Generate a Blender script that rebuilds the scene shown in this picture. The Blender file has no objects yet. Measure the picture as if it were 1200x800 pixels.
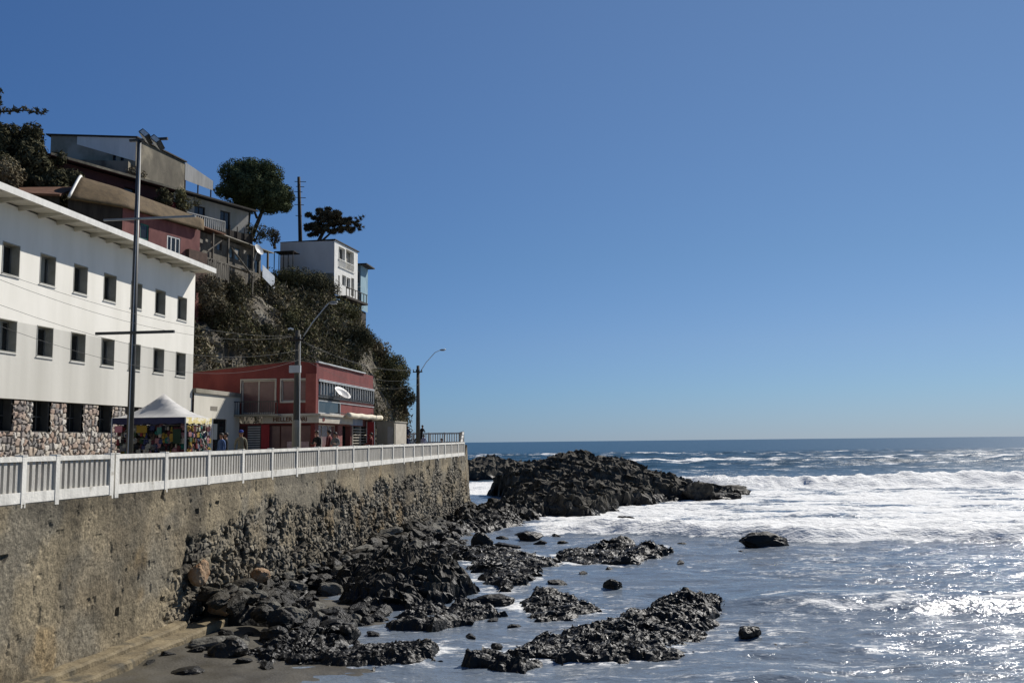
import bpy, bmesh, math, random
import numpy as np
from mathutils import Vector, Matrix, Euler
R = math.radians
random.seed(7)
scene = bpy.context.scene
col = scene.collection
SUN_AZ, SUN_EL = R(35), R(40)          # azimuth from +Y towards +X
WATER = -4.3

# ------------------------------------------------------------------ materials
MATS = {}
def M(name, c1, c2=None, rough=.85, scale=2.0, bump=0., bscale=25., spec=.3, streak=1., metal=0., detail=6., lo=.35, hi=.65, attr=None, aw=1.0, rough2=None, c3=None, s3=.5, t3=.62):
    m = bpy.data.materials.new(name); m.use_nodes = True
    nt = m.node_tree; n = nt.nodes; L = nt.links
    b = n['Principled BSDF']; b.inputs['Roughness'].default_value = rough
    b.inputs['Specular IOR Level'].default_value = spec; b.inputs['Metallic'].default_value = metal
    c2 = c2 or tuple(min(1, x*1.25) for x in c1)
    wm = lambda c: (min(1, c[0]*1.03), c[1]*1.0, c[2]*(.87 if max(c) < .3 else .94))
    c1, c2 = wm(c1), wm(c2); c3 = wm(c3) if c3 else None
    tc = n.new('ShaderNodeTexCoord'); mp = n.new('ShaderNodeMapping'); L.new(tc.outputs['Object'], mp.inputs[0])
    mp.inputs['Scale'].default_value = (1, 1, streak)
    nz = n.new('ShaderNodeTexNoise'); nz.inputs['Scale'].default_value = scale; nz.inputs['Detail'].default_value = detail
    nz.inputs['Roughness'].default_value = .62
    L.new(mp.outputs[0], nz.inputs['Vector'])
    cr = n.new('ShaderNodeValToRGB'); cr.color_ramp.elements[0].position = lo; cr.color_ramp.elements[1].position = hi
    cr.color_ramp.elements[0].color = (*c1, 1); cr.color_ramp.elements[1].color = (*c2, 1)
    L.new(nz.outputs[0], cr.inputs[0]); out = cr.outputs[0]
    if c3:
        n3 = n.new('ShaderNodeTexNoise'); n3.inputs['Scale'].default_value = s3; n3.inputs['Detail'].default_value = 7
        mp3 = n.new('ShaderNodeMapping'); mp3.inputs['Location'].default_value = (11, 5, 3); L.new(tc.outputs['Object'], mp3.inputs[0]); L.new(mp3.outputs[0], n3.inputs['Vector'])
        r3 = n.new('ShaderNodeValToRGB'); r3.color_ramp.elements[0].position = t3-.06; r3.color_ramp.elements[1].position = t3+.06
        L.new(n3.outputs[0], r3.inputs[0])
        mx = n.new('ShaderNodeMix'); mx.data_type = 'RGBA'; L.new(r3.outputs[0], mx.inputs[0]); L.new(out, mx.inputs[6]); mx.inputs[7].default_value = (*c3, 1); out = mx.outputs[2]
    if attr:
        at = n.new('ShaderNodeAttribute'); at.attribute_name = attr
        mx = n.new('ShaderNodeMix'); mx.data_type = 'RGBA'; mx.blend_type = 'MULTIPLY'; mx.inputs[0].default_value = aw
        L.new(out, mx.inputs[6]); L.new(at.outputs['Color'], mx.inputs[7]); out = mx.outputs[2]
    L.new(out, b.inputs['Base Color'])
    if rough2 is not None:
        mr = n.new('ShaderNodeMapRange'); mr.inputs[1].default_value = .35; mr.inputs[2].default_value = .65; mr.inputs[3].default_value = rough; mr.inputs[4].default_value = rough2
        nr = n.new('ShaderNodeTexNoise'); nr.inputs['Scale'].default_value = scale*3; L.new(tc.outputs['Object'], nr.inputs['Vector']); L.new(nr.outputs[0], mr.inputs[0]); L.new(mr.outputs[0], b.inputs['Roughness'])
    if bump:
        nb = n.new('ShaderNodeTexNoise'); nb.inputs['Scale'].default_value = bscale; nb.inputs['Detail'].default_value = 8
        L.new(tc.outputs['Object'], nb.inputs['Vector'])
        bp = n.new('ShaderNodeBump'); bp.inputs['Strength'].default_value = bump; bp.inputs['Distance'].default_value = .05
        L.new(nb.outputs[0], bp.inputs['Height']); L.new(bp.outputs[0], b.inputs['Normal'])
    MATS[name] = m
    return m

def banded_white():
    m = M('white_render', (.66,.65,.60), (.78,.77,.73), scale=.7, streak=.18, lo=.25, hi=.6, bump=.08, bscale=6)
    nt = m.node_tree; n = nt.nodes; L = nt.links
    b = n['Principled BSDF']; src = b.inputs['Base Color'].links[0].from_socket
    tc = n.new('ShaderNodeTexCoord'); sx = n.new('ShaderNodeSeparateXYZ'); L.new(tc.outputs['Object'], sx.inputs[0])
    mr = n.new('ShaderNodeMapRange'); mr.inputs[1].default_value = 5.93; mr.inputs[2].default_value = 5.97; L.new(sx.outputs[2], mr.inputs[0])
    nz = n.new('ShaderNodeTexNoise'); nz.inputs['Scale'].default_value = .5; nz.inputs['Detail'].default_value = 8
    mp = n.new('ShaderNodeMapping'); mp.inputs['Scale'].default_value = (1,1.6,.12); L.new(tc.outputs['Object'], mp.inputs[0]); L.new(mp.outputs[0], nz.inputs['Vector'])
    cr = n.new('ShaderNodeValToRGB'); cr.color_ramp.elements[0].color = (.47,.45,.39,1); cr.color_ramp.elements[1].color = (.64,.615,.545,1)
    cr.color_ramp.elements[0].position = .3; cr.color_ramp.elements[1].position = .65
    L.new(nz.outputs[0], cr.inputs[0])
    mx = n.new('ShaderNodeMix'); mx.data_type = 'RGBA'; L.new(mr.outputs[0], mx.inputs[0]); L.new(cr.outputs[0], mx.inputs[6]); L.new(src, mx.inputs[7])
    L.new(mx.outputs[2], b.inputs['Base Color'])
    return m

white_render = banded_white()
white_paint = M('white_paint', (.56,.56,.54), (.70,.70,.68), rough=.6, scale=3, streak=.4, lo=.3, hi=.6, bump=.1)
rail_paint = M('rail_paint', (.48,.475,.45), (.74,.73,.69), rough=.7, scale=4, streak=.3, lo=.3, hi=.62, bump=.25, bscale=18, c3=(.26,.23,.19), s3=2.2, t3=.70)
baluster_paint = M('baluster_paint', (.34,.33,.31), (.47,.46,.43), rough=.75, scale=5, streak=.3, bump=.2)
soffit = M('soffit', (.42,.40,.34), (.56,.54,.48), scale=1.2, lo=.3, hi=.6)
cream = M('cream_wall', (.50,.485,.43), (.62,.60,.54), scale=.9, streak=.25, bump=.2)
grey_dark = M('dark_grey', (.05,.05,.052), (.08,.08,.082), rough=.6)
reveal_shade_grey = M('reveal_shade_grey', (.26,.26,.245), (.36,.36,.34), rough=.7)
frame_dark = M('frame_dark', (.03,.03,.03), (.05,.05,.05), rough=.5)
glass_dark = M('glass_dark', (.012,.013,.014), (.03,.032,.034), rough=.08, spec=.5, scale=1.2, streak=.4)
glass_blue = M('glass_blue', (.06,.10,.13), (.12,.17,.2), rough=.08, spec=.5)
curtain = M('curtain', (.16,.16,.15), (.26,.26,.245), scale=4, streak=.1)
maroon = M('maroon_paint', (.115,.021,.021), (.17,.036,.034), rough=.75, scale=1.3, streak=.4, bump=.15)
maroon_dark = M('maroon_dark', (.045,.014,.014), (.07,.022,.02), rough=.8, scale=1.2)
red_bright = M('red_bright', (.24,.018,.024), (.30,.03,.035), rough=.6)
red_pale = M('red_pale', (.21,.055,.05), (.27,.08,.07), rough=.75)
pink_wall = M('pink_wall', (.13,.045,.047), (.22,.088,.085), scale=1.3, streak=.4, bump=.2)
pink_glass = M('pink_glass', (.10,.055,.06), (.19,.11,.115), rough=.2, scale=.8)
wood_grey = M('weathered_wood', (.07,.062,.055), (.16,.145,.13), scale=3, streak=.3, bump=.4)
wood_dark = M('dark_wood', (.022,.017,.014), (.04,.032,.027), rough=.85, scale=4, streak=.2, bump=.3)
wood_pole = M('pole_wood', (.06,.055,.05), (.10,.095,.088), rough=.9, scale=5, streak=.1, bump=.3)
concrete = M('concrete', (.24,.225,.20), (.36,.34,.31), scale=1.2, streak=.5, bump=.35, bscale=12)
conc_grey = M('concrete_grey', (.15,.14,.12), (.27,.255,.225), scale=.9, streak=.35, lo=.3, hi=.65, bump=.3, c3=(.33,.31,.27), s3=.45, t3=.56)
conc_brown = M('concrete_brown', (.085,.076,.063), (.165,.150,.125), scale=.7, streak=.5, bump=.3, c3=(.24,.215,.175), s3=.5, t3=.56)
metal_grey = M('metal_grey', (.22,.23,.24), (.3,.31,.32), rough=.45, metal=.6)
metal_pole = M('pole_paint', (.035,.036,.037), (.065,.066,.067), rough=.5, scale=3)
galv = M('galvanised', (.36,.38,.40), (.50,.52,.54), rough=.55, metal=.2, scale=2, streak=.4)
roof_tile = M('roof_tile', (.070,.046,.022), (.120,.082,.042), scale=2.5, bump=.6, bscale=14)
roof_rust = M('roof_rust', (.10,.045,.028), (.16,.08,.05), scale=2, bump=.6, bscale=14)
roof_dark = M('roof_dark', (.03,.026,.024), (.055,.048,.045), scale=2)
paving = M('paving', (.20,.19,.175), (.28,.265,.245), scale=1.5, bump=.2)
teal = M('teal_paint', (.02,.10,.09), (.03,.14,.12), rough=.5)
blue_board = M('blue_board', (.16,.27,.34), (.25,.37,.44), scale=2, streak=.3)
canvas_grey = M('canvas_grey', (.40,.40,.40), (.50,.50,.50), scale=1.5, rough=.8)
canvas_white = M('canvas_white', (.62,.61,.58), (.74,.73,.70), scale=1.5, rough=.8)
canvas_cream = M('canvas_cream', (.56,.52,.42), (.66,.62,.52), scale=2)
canvas_yellow = M('canvas_yellow', (.62,.52,.22), (.76,.74,.66), scale=3.2, lo=.45, hi=.55)
navy = M('navy_fabric', (.02,.022,.06), (.035,.038,.09), rough=.85)
sign_cream = M('sign_cream', (.36,.335,.29), (.46,.43,.38), scale=1.5)
letter_brown = M('letter_brown', (.09,.04,.025), (.13,.06,.035))
letter_grey = M('letter_grey', (.03,.035,.05), (.04,.045,.06))
dish_white = M('dish_white', (.58,.58,.57), (.66,.66,.65), rough=.35)
cable_mat = M('cable_rubber', (.03,.03,.03), (.05,.05,.05), rough=.6)
bark = M('bark', (.035,.028,.022), (.07,.058,.045), scale=4, streak=.3, bump=.6)
leaf_pine = M('leaf_pine', (.064,.080,.042), (.118,.140,.078), spec=.04, rough=.9, scale=.9, attr='shade')
leaf_cypress = M('leaf_cypress', (.062,.055,.040), (.110,.095,.068), spec=.04, rough=.95, scale=1, attr='shade')
leaf_olive = M('leaf_olive', (.105,.104,.055), (.19,.18,.105), spec=.04, rough=.95, scale=.6, attr='shade')
leaf_dark = M('leaf_dark', (.058,.058,.036), (.108,.102,.068), spec=.04, rough=.95, scale=.8, attr='shade')
leaf_dry = M('leaf_dry', (.13,.112,.082), (.25,.22,.165), spec=.04, rough=.95, scale=.5, attr='shade')
cliff_mat = M('cliff_rock', (.050,.043,.034), (.145,.125,.10), scale=.9, bump=.9, bscale=3, lo=.35, hi=.7, c3=(.21,.195,.17), s3=.9, t3=.60)
shell = M('seaweed', (.008,.0075,.005), (.020,.018,.012), rough=.42, scale=4, spec=.25, attr='shade')
sand_mat = M('wet_sand', (.042,.038,.032), (.075,.068,.057), rough=.38, rough2=.75, scale=.5, bump=.35, bscale=14, spec=.4)
skin_mat = M('skin', (.28,.15,.10), (.34,.19,.13), rough=.6)
hair_mat = M('hair', (.012,.009,.008), (.02,.016,.014), rough=.6)
def cloth(name, c): return M(name, c, tuple(min(1, x*1.3+.004) for x in c), rough=.9, scale=6)
tin_white = M('tin_white', (.60,.60,.58), (.72,.72,.70), rough=.5, scale=1.1, streak=.2)
lamp_glass = M('lamp_glass', (.55,.56,.56), (.66,.67,.67), rough=.2)

def rock_material(name, dry, dry2, wet, top=-2.6, low=-4.05, rw=.46):
    """dark rock, wet and glossier towards the waterline"""
    m = M(name, dry, dry2, rough=.8, scale=1.6, bump=.8, bscale=9, lo=.3, hi=.72, spec=.2)
    nt = m.node_tree; n = nt.nodes; L = nt.links; b = n['Principled BSDF']
    src = b.inputs['Base Color'].links[0].from_socket
    g = n.new('ShaderNodeNewGeometry'); sx = n.new('ShaderNodeSeparateXYZ'); L.new(g.outputs['Position'], sx.inputs[0])
    nz = n.new('ShaderNodeTexNoise'); nz.inputs['Scale'].default_value = .9; L.new(g.outputs['Position'], nz.inputs['Vector'])
    ad = n.new('ShaderNodeMath'); ad.operation = 'MULTIPLY_ADD'; L.new(nz.outputs[0], ad.inputs[0]); ad.inputs[1].default_value = 1.6; L.new(sx.outputs[2], ad.inputs[2])
    mr = n.new('ShaderNodeMapRange'); mr.inputs[1].default_value = low+.8; mr.inputs[2].default_value = top+.8; L.new(ad.outputs[0], mr.inputs[0])
    mx = n.new('ShaderNodeMix'); mx.data_type = 'RGBA'; L.new(mr.outputs[0], mx.inputs[0]); mx.inputs[6].default_value = (*wet, 1); L.new(src, mx.inputs[7])
    L.new(mx.outputs[2], b.inputs['Base Color'])
    rr = n.new('ShaderNodeMapRange'); rr.inputs[3].default_value = rw; rr.inputs[4].default_value = .85; L.new(mr.outputs[0], rr.inputs[0]); L.new(rr.outputs[0], b.inputs['Roughness'])
    return m
rock_dark = rock_material('rock_dark', (.024,.022,.018), (.105,.092,.074), (.013,.012,.010))
rock_big = rock_material('rock_big', (.019,.018,.016), (.125,.112,.096), (.012,.011,.010), top=-3.2, low=-4.1)
rock_grey = rock_material('rock_grey', (.075,.072,.068), (.19,.185,.175), (.025,.024,.023), top=-3.9, low=-4.4, rw=.4)
rock_orange = M('rock_orange', (.22,.12,.06), (.33,.25,.17), scale=2.5, bump=.5, bscale=10)

# ------------------------------------------------------------------ objects and tags
def tag(o, label=None, cat=None, group=None, kind=None):
    if label: o['label'] = label
    if cat: o['category'] = cat
    if group: o['group'] = group
    if kind: o['kind'] = kind
    return o
def wloc(o):
    v = Vector((0,0,0))
    while o: v += o.location; o = o.parent
    return v
def thing(name, label, cat, loc=(0,0,0), group=None):
    o = bpy.data.objects.new(name, None); col.objects.link(o); o.location = loc; o.empty_display_size = .3
    return tag(o, label, cat, group)
def copy_tree(o, parent=None):
    c = o.copy(); col.objects.link(c); c.parent = parent
    for ch in list(o.children): copy_tree(ch, c)
    return c
def link_mesh(name, me, mat, parent=None, loc=None):
    o = bpy.data.objects.new(name, me); col.objects.link(o)
    if mat:
        for mm in (mat if isinstance(mat, (list, tuple)) else [mat]): me.materials.append(mm)
    if parent:
        o.parent = parent; off = wloc(parent)
        me.transform(Matrix.Translation(-off))
    elif loc:
        me.transform(Matrix.Translation(-Vector(loc))); o.location = loc
    return o
def np_mesh(name, V, F, mat, parent=None, attrs=None, smooth=False, loc=None):
    V = np.asarray(V, dtype=np.float32); F = np.asarray(F, dtype=np.int32)
    me = bpy.data.meshes.new(name); k = F.shape[1]
    me.vertices.add(len(V)); me.vertices.foreach_set('co', V.ravel())
    me.loops.add(F.size); me.loops.foreach_set('vertex_index', F.ravel())
    me.polygons.add(len(F)); me.polygons.foreach_set('loop_start', np.arange(0, F.size, k, dtype=np.int32))
    me.polygons.foreach_set('loop_total', np.full(len(F), k, dtype=np.int32))
    me.update(calc_edges=True)
    me.polygons.foreach_set('use_smooth', np.full(len(F), smooth, dtype=bool))
    for an, (ty, data) in (attrs or {}).items():
        a = me.attributes.new(an, ty, 'POINT')
        a.data.foreach_set('value' if ty == 'FLOAT' else 'color', np.asarray(data, dtype=np.float32).ravel())
    me.validate()
    return link_mesh(name, me, mat, parent, loc)

class MB:
    def __init__(s): s.v = []; s.f = []
    def add(s, V, F):
        k = len(s.v); s.v += [tuple(p) for p in V]; s.f += [tuple(k+i for i in f) for f in F]; return s
    def box(s, x0, x1, y0, y1, z0, z1):
        return s.obox((0,0), (1,0), (0,1), x0, x1, y0, y1, z0, z1)
    def obox(s, o, u, n, a0, a1, d0, d1, z0, z1):
        V = []
        for z in (z0, z1):
            for a, d in ((a0,d0),(a1,d0),(a1,d1),(a0,d1)):
                V.append((o[0]+u[0]*a+n[0]*d, o[1]+u[1]*a+n[1]*d, z))
        F = [(0,1,2,3),(4,5,6,7),(0,1,5,4),(1,2,6,5),(2,3,7,6),(3,0,4,7)]
        return s.add(V, F)
    def quad(s, *P): return s.add(P, [tuple(range(len(P)))])
    def prism(s, P, d):
        d = Vector(d); A = [Vector(p) for p in P]; n = len(A)
        return s.add(A+[a+d for a in A], [tuple(range(n)), tuple(range(n, 2*n))]+[(i, (i+1) % n, n+(i+1) % n, n+i) for i in range(n)])
    def tube(s, P, r, k=8):
        P = [Vector(p) for p in P]; n = len(P)
        rr = r if isinstance(r, (list, tuple)) else [r]*n
        V = []; F = []
        for i, p in enumerate(P):
            d = (P[min(i+1, n-1)]-P[max(i-1, 0)]).normalized()
            a = d.cross(Vector((0,0,1))); a = a.normalized() if a.length > 1e-3 else Vector((1,0,0)); b = d.cross(a)
            for j in range(k):
                t = 2*math.pi*j/k; V.append(p+a*math.cos(t)*rr[i]+b*math.sin(t)*rr[i])
        for i in range(n-1):
            for j in range(k): F.append((i*k+j, i*k+(j+1) % k, (i+1)*k+(j+1) % k, (i+1)*k+j))
        F += [tuple(range(k)), tuple(range((n-1)*k, n*k))]
        return s.add(V, F)
    def build(s, name, mat, parent=None, smooth=False, loc=None, fix=True):
        me = bpy.data.meshes.new(name); me.from_pydata([tuple(p) for p in s.v], [], s.f); me.update()
        if fix:
            bm = bmesh.new(); bm.from_mesh(me); bmesh.ops.recalc_face_normals(bm, faces=bm.faces); bm.to_mesh(me); bm.free()
        if smooth:
            for p in me.polygons: p.use_smooth = True
        return link_mesh(name, me, mat, parent, loc)

def holed_wall(mb, o, u, n, L, z0, z1, holes, reveal=.2, back=None):
    """flat wall with real openings: o base corner, u along, n outward"""
    A = sorted({0, L, *[h[0] for h in holes], *[h[1] for h in holes]}); Zs = sorted({z0, z1, *[h[2] for h in holes], *[h[3] for h in holes]})
    P = lambda a, z, d=0: (o[0]+u[0]*a+n[0]*d, o[1]+u[1]*a+n[1]*d, z)
    for i in range(len(A)-1):
        for j in range(len(Zs)-1):
            ca, cz = (A[i]+A[i+1])/2, (Zs[j]+Zs[j+1])/2
            if any(h[0] < ca < h[1] and h[2] < cz < h[3] for h in holes): continue
            mb.quad(P(A[i],Zs[j]), P(A[i+1],Zs[j]), P(A[i+1],Zs[j+1]), P(A[i],Zs[j+1]))
    for a, b, za, zb in holes:
        for (p, q) in (((a,za),(b,za)), ((b,za),(b,zb)), ((b,zb),(a,zb)), ((a,zb),(a,za))):
            mb.quad(P(*p), P(*q), P(*q, -reveal), P(*p, -reveal))
    if back:
        mb.obox(o, u, n, 0, L, -back, -back+.05, z0, z1)

def window(par, o, u, n, a, b, za, zb, inset, mf, mg, mull=1, bar=.05, name='window', pm='pane', rails=0):
    m = MB()
    e = .003
    m.obox(o,u,n, a+e,a+bar, -inset,-inset+.06, za+e,zb-e); m.obox(o,u,n, b-bar,b-e, -inset,-inset+.06, za+e,zb-e)
    m.obox(o,u,n, a+bar,b-bar, -inset+.002,-inset+.058, za+e,za+bar); m.obox(o,u,n, a+bar,b-bar, -inset+.002,-inset+.058, zb-bar,zb-e)
    for k in range(1, mull+1):
        c = a+(b-a)*k/(mull+1); m.obox(o,u,n, c-bar*.4,c+bar*.4, -inset+.004,-inset+.05, za+bar,zb-bar)
    for k in range(1, rails+1):
        c = za+(zb-za)*k/(rails+1); m.obox(o,u,n, a+bar,b-bar, -inset+.006,-inset+.045, c-bar*.3,c+bar*.3)
    w = m.build(name, mf, par)
    g = MB(); g.obox(o,u,n, a+e*2,b-e*2, -inset-.03,-inset+.02, za+e*2,zb-e*2); g.build(pm, mg, w)
    return w

# ------------------------------------------------------------------ numpy noise
def _h(ix, iy, iz, seed):
    h = (ix.astype(np.uint32)*np.uint32(374761393) + iy.astype(np.uint32)*np.uint32(668265263) + iz.astype(np.uint32)*np.uint32(2147483647) + np.uint32(seed*974711 & 0xffffffff))
    h = (h ^ (h >> np.uint32(13)))*np.uint32(1274126177); h = h ^ (h >> np.uint32(16)); h = h*np.uint32(2246822519); h ^= h >> np.uint32(15)
    return h.astype(np.float64)/4294967295.0
def vnoise(P, seed=0):
    P = np.asarray(P, float)
    if P.shape[1] == 2: P = np.c_[P, np.zeros(len(P))]
    I = np.floor(P); f = P-I; w = f*f*f*(f*(f*6-15)+10); I = I.astype(np.int64)
    r = 0
    for dx in (0,1):
        for dy in (0,1):
            for dz in (0,1):
                k = _h(I[:,0]+dx, I[:,1]+dy, I[:,2]+dz, seed)
                r = r + k*(w[:,0] if dx else 1-w[:,0])*(w[:,1] if dy else 1-w[:,1])*(w[:,2] if dz else 1-w[:,2])
    return r
def fbm(P, octv=4, seed=0, gain=.5, lac=2.03):
    P = np.asarray(P, float); a = 1; s = 0; t = 0
    for k in range(octv):
        s = s + a*vnoise(P*lac**k+17.3*k, seed+k); t += a; a *= gain
    return s/t
def ridged(P, octv=4, seed=0, gain=.5):
    P = np.asarray(P, float); a = 1; s = 0; t = 0
    for k in range(octv):
        s = s + a*(1-np.abs(2*vnoise(P*2.07**k+9.1*k, seed+k)-1)); t += a; a *= gain
    return s/t
def cells(P, seed=0, jit=.85):
    I = np.floor(P).astype(np.int64); n = len(P); f1 = np.full(n, 9.); f2 = np.full(n, 9.); cid = np.zeros(n)
    z = np.zeros(n, np.int64)
    for dx in (-1,0,1):
        for dy in (-1,0,1):
            cx, cy = I[:,0]+dx, I[:,1]+dy
            px = cx+.5+jit*(_h(cx,cy,z,seed)-.5); py = cy+.5+jit*(_h(cx,cy,z,seed+1)-.5)
            d = np.hypot(P[:,0]-px, P[:,1]-py); k = _h(cx,cy,z,seed+2)
            c = d < f1; f2 = np.where(c, f1, np.minimum(f2, d)); cid = np.where(c, k, cid); f1 = np.where(c, d, f1)
    return f1, f2, cid
def sst(a, b, x): t = np.clip((x-a)/(b-a), 0, 1); return t*t*(3-2*t)
def grid_faces(nu, nv):
    i = np.arange(nu*nv).reshape(nu, nv)
    return np.stack([i[:-1,:-1].ravel(), i[1:,:-1].ravel(), i[1:,1:].ravel(), i[:-1,1:].ravel()], 1)
def poly_dist(x, y, poly, closed=False):
    """distance to a polyline; signed (inside positive) when closed"""
    d = np.full(x.shape, 1e9); inside = np.zeros(x.shape, bool); n = len(poly)
    for i in range(n if closed else n-1):
        ax, ay = poly[i]; bx, by = poly[(i+1) % n]
        t = np.clip(((x-ax)*(bx-ax)+(y-ay)*(by-ay))/((bx-ax)**2+(by-ay)**2), 0, 1)
        d = np.minimum(d, np.hypot(x-ax-t*(bx-ax), y-ay-t*(by-ay)))
        if by != ay:
            c = ((ay > y) != (by > y)) & (x < (bx-ax)*(y-ay)/(by-ay)+ax); inside ^= c
    return np.where(inside, d, -d) if closed else d

# ------------------------------------------------------------------ foliage
def leaf_mesh(name, C, size, mat, parent=None, seed=0, up=.3, shade=None, long=1.6, N=None, loc=None):
    """one small bent rhombus per leaf"""
    rg = np.random.default_rng(seed); n = len(C)
    nr = rg.normal(size=(n,3)); nr[:,2] += up
    if N is not None: nr += N*2.4
    nr /= np.linalg.norm(nr, axis=1)[:,None]
    t = rg.normal(size=(n,3)); a = np.cross(nr, t); a /= np.linalg.norm(a, axis=1)[:,None]+1e-9; b = np.cross(nr, a)
    s = size*rg.uniform(.6, 1.4, n)[:,None]
    V = np.stack([C-a*s*long*.5, C-b*s*.5+nr*s*.12, C+a*s*long*.5, C+b*s*.5+nr*s*.12], 1).reshape(-1, 3)
    F = np.arange(n*4).reshape(n, 4)
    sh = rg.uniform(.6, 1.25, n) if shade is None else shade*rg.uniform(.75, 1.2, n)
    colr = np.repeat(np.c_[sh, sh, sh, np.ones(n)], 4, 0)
    return np_mesh(name, V, F, mat, parent, {'shade': ('FLOAT_COLOR', colr)}, loc=loc)
def clump_points(centres, radii, n, rg, flat=1.0):
    """points crowded near the surface of each clump, with outward normals and shade"""
    C = []; N = []; S = []
    for (c, r) in zip(centres, radii):
        k = max(8, int(n*r*r)); d = rg.normal(size=(k,3)); d /= np.linalg.norm(d, axis=1)[:,None]
        rad = r*rg.uniform(.45, 1.08, k)**.6
        p = d*rad[:,None]; p[:,2] *= flat
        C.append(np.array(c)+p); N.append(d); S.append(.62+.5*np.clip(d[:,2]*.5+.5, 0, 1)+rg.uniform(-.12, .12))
    return np.concatenate(C), np.concatenate(N), np.concatenate(S)
def shrub(name, label, cat, c, rad, mat, n=260, size=.22, seed=0, clumps=14, group=None, stem=True):
    rg = np.random.default_rng(seed); base = (c[0], c[1], c[2]-rad[2]*.9)
    t = thing(name, label, cat, base, group)
    cs = []; rs = []
    for _ in range(clumps):
        d = rg.normal(size=3); d /= np.linalg.norm(d); r = rg.uniform(.3, .62)
        cs.append((c[0]+d[0]*rad[0]*r*1.25, c[1]+d[1]*rad[1]*r*1.25, c[2]+d[2]*rad[2]*r*1.25)); rs.append(min(rad)*rg.uniform(.32, .56))
    C, N, S = clump_points(cs, rs, n, rg)
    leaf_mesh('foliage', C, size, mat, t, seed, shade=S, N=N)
    if stem:
        m = MB()
        for _ in range(4):
            e = cs[rg.integers(len(cs))]
            m.tube([(c[0]+rg.uniform(-.2,.2), c[1]+rg.uniform(-.2,.2), c[2]-rad[2]*.95), ((c[0]+e[0])/2, (c[1]+e[1])/2, c[2]-rad[2]*.3), e], [.09,.06,.03], 5)
        m.build('stem', bark, t, True)
    return t

# ------------------------------------------------------------------ camera, sun, sky
YAW, PITCH, ROLL, FPX = R(7.69), math.atan(117.5/1110), R(.62), 1110.
EYE = Vector((13.4, 0, 1.3))
f = Vector((-math.sin(YAW)*math.cos(PITCH), math.cos(YAW)*math.cos(PITCH), math.sin(PITCH)))
r0 = Vector((math.cos(YAW), math.sin(YAW), 0)); u0 = r0.cross(f)
rr_ = r0*math.cos(ROLL)-u0*math.sin(ROLL); uu_ = u0*math.cos(ROLL)+r0*math.sin(ROLL)
cd = bpy.data.cameras.new('camera'); cam = bpy.data.objects.new('camera', cd); col.objects.link(cam)
cd.sensor_width = 36; cd.lens = FPX/1200*36; cd.clip_end = 60000; cd.clip_start = .1
cam.matrix_world = Matrix(((rr_.x, uu_.x, -f.x, EYE.x), (rr_.y, uu_.y, -f.y, EYE.y), (rr_.z, uu_.z, -f.z, EYE.z), (0,0,0,1)))
scene.camera = cam
ld = bpy.data.lights.new('sun', 'SUN'); ld.energy = 5.9; ld.angle = R(.53); ld.color = (1, .955, .89)
sun = bpy.data.objects.new('sun', ld); col.objects.link(sun)
sd = Vector((math.sin(SUN_AZ)*math.cos(SUN_EL), math.cos(SUN_AZ)*math.cos(SUN_EL), math.sin(SUN_EL)))
sun.rotation_euler = sd.to_track_quat('Z', 'Y').to_euler(); sun.location = (60, 80, 90)
w = bpy.data.worlds.new('World'); scene.world = w; w.use_nodes = True
nt = w.node_tree; bg = nt.nodes['Background']
sky = nt.nodes.new('ShaderNodeTexSky'); sky.sky_type = 'NISHITA'; sky.sun_disc = False
sky.sun_elevation = SUN_EL; sky.sun_rotation = SUN_AZ; sky.altitude = 0; sky.air_density = 1.0; sky.dust_density = 0.0; sky.ozone_density = 6.0
tcw = nt.nodes.new('ShaderNodeTexCoord'); sxw = nt.nodes.new('ShaderNodeSeparateXYZ'); nt.links.new(tcw.outputs['Generated'], sxw.inputs[0])
er = nt.nodes.new('ShaderNodeValToRGB'); nt.links.new(sxw.outputs[2], er.inputs[0]); el_ = er.color_ramp.elements
el_[0].position = 0; el_[0].color = (.50,.62,.96,1); el_[1].position = 1; el_[1].color = (.85,.92,1.0,1)
for ps, c_ in ((.05,(.57,.69,.93)), (.10,(.66,.72,.90)), (.19,(.68,.76,.88)), (.45,(.84,.90,1.0))):
    q_ = el_.new(ps); q_.color = (*c_, 1)
m1 = nt.nodes.new('ShaderNodeMix'); m1.data_type = 'RGBA'; m1.blend_type = 'MULTIPLY'; m1.inputs[0].default_value = 1
nt.links.new(sky.outputs[0], m1.inputs[6]); nt.links.new(er.outputs[0], m1.inputs[7])
# clearer and deeper away from the sun, paler towards it
vd = nt.nodes.new('ShaderNodeVectorMath'); vd.operation = 'DOT_PRODUCT'; nt.links.new(tcw.outputs['Generated'], vd.inputs[0]); vd.inputs[1].default_value = sd
sr = nt.nodes.new('ShaderNodeMapRange'); sr.inputs[1].default_value = .42; sr.inputs[2].default_value = .95; nt.links.new(vd.outputs['Value'], sr.inputs[0])
m3 = nt.nodes.new('ShaderNodeMix'); m3.data_type = 'RGBA'; nt.links.new(sr.outputs[0], m3.inputs[0]); m3.inputs[6].default_value = (.76,.93,1.06,1); m3.inputs[7].default_value = (1.26,1.12,.98,1)
m2 = nt.nodes.new('ShaderNodeMix'); m2.data_type = 'RGBA'; m2.blend_type = 'MULTIPLY'; m2.inputs[0].default_value = 1
nt.links.new(m1.outputs[2], m2.inputs[6]); nt.links.new(m3.outputs[2], m2.inputs[7]); nt.links.new(m2.outputs[2], bg.inputs[0]); bg.inputs[1].default_value = .075
scene.view_settings.view_transform = 'Standard'; scene.view_settings.look = 'None'; scene.view_settings.exposure = 0
scene.render.engine = 'CYCLES'
scene.render.resolution_x = 1024; scene.render.resolution_y = 682
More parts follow.
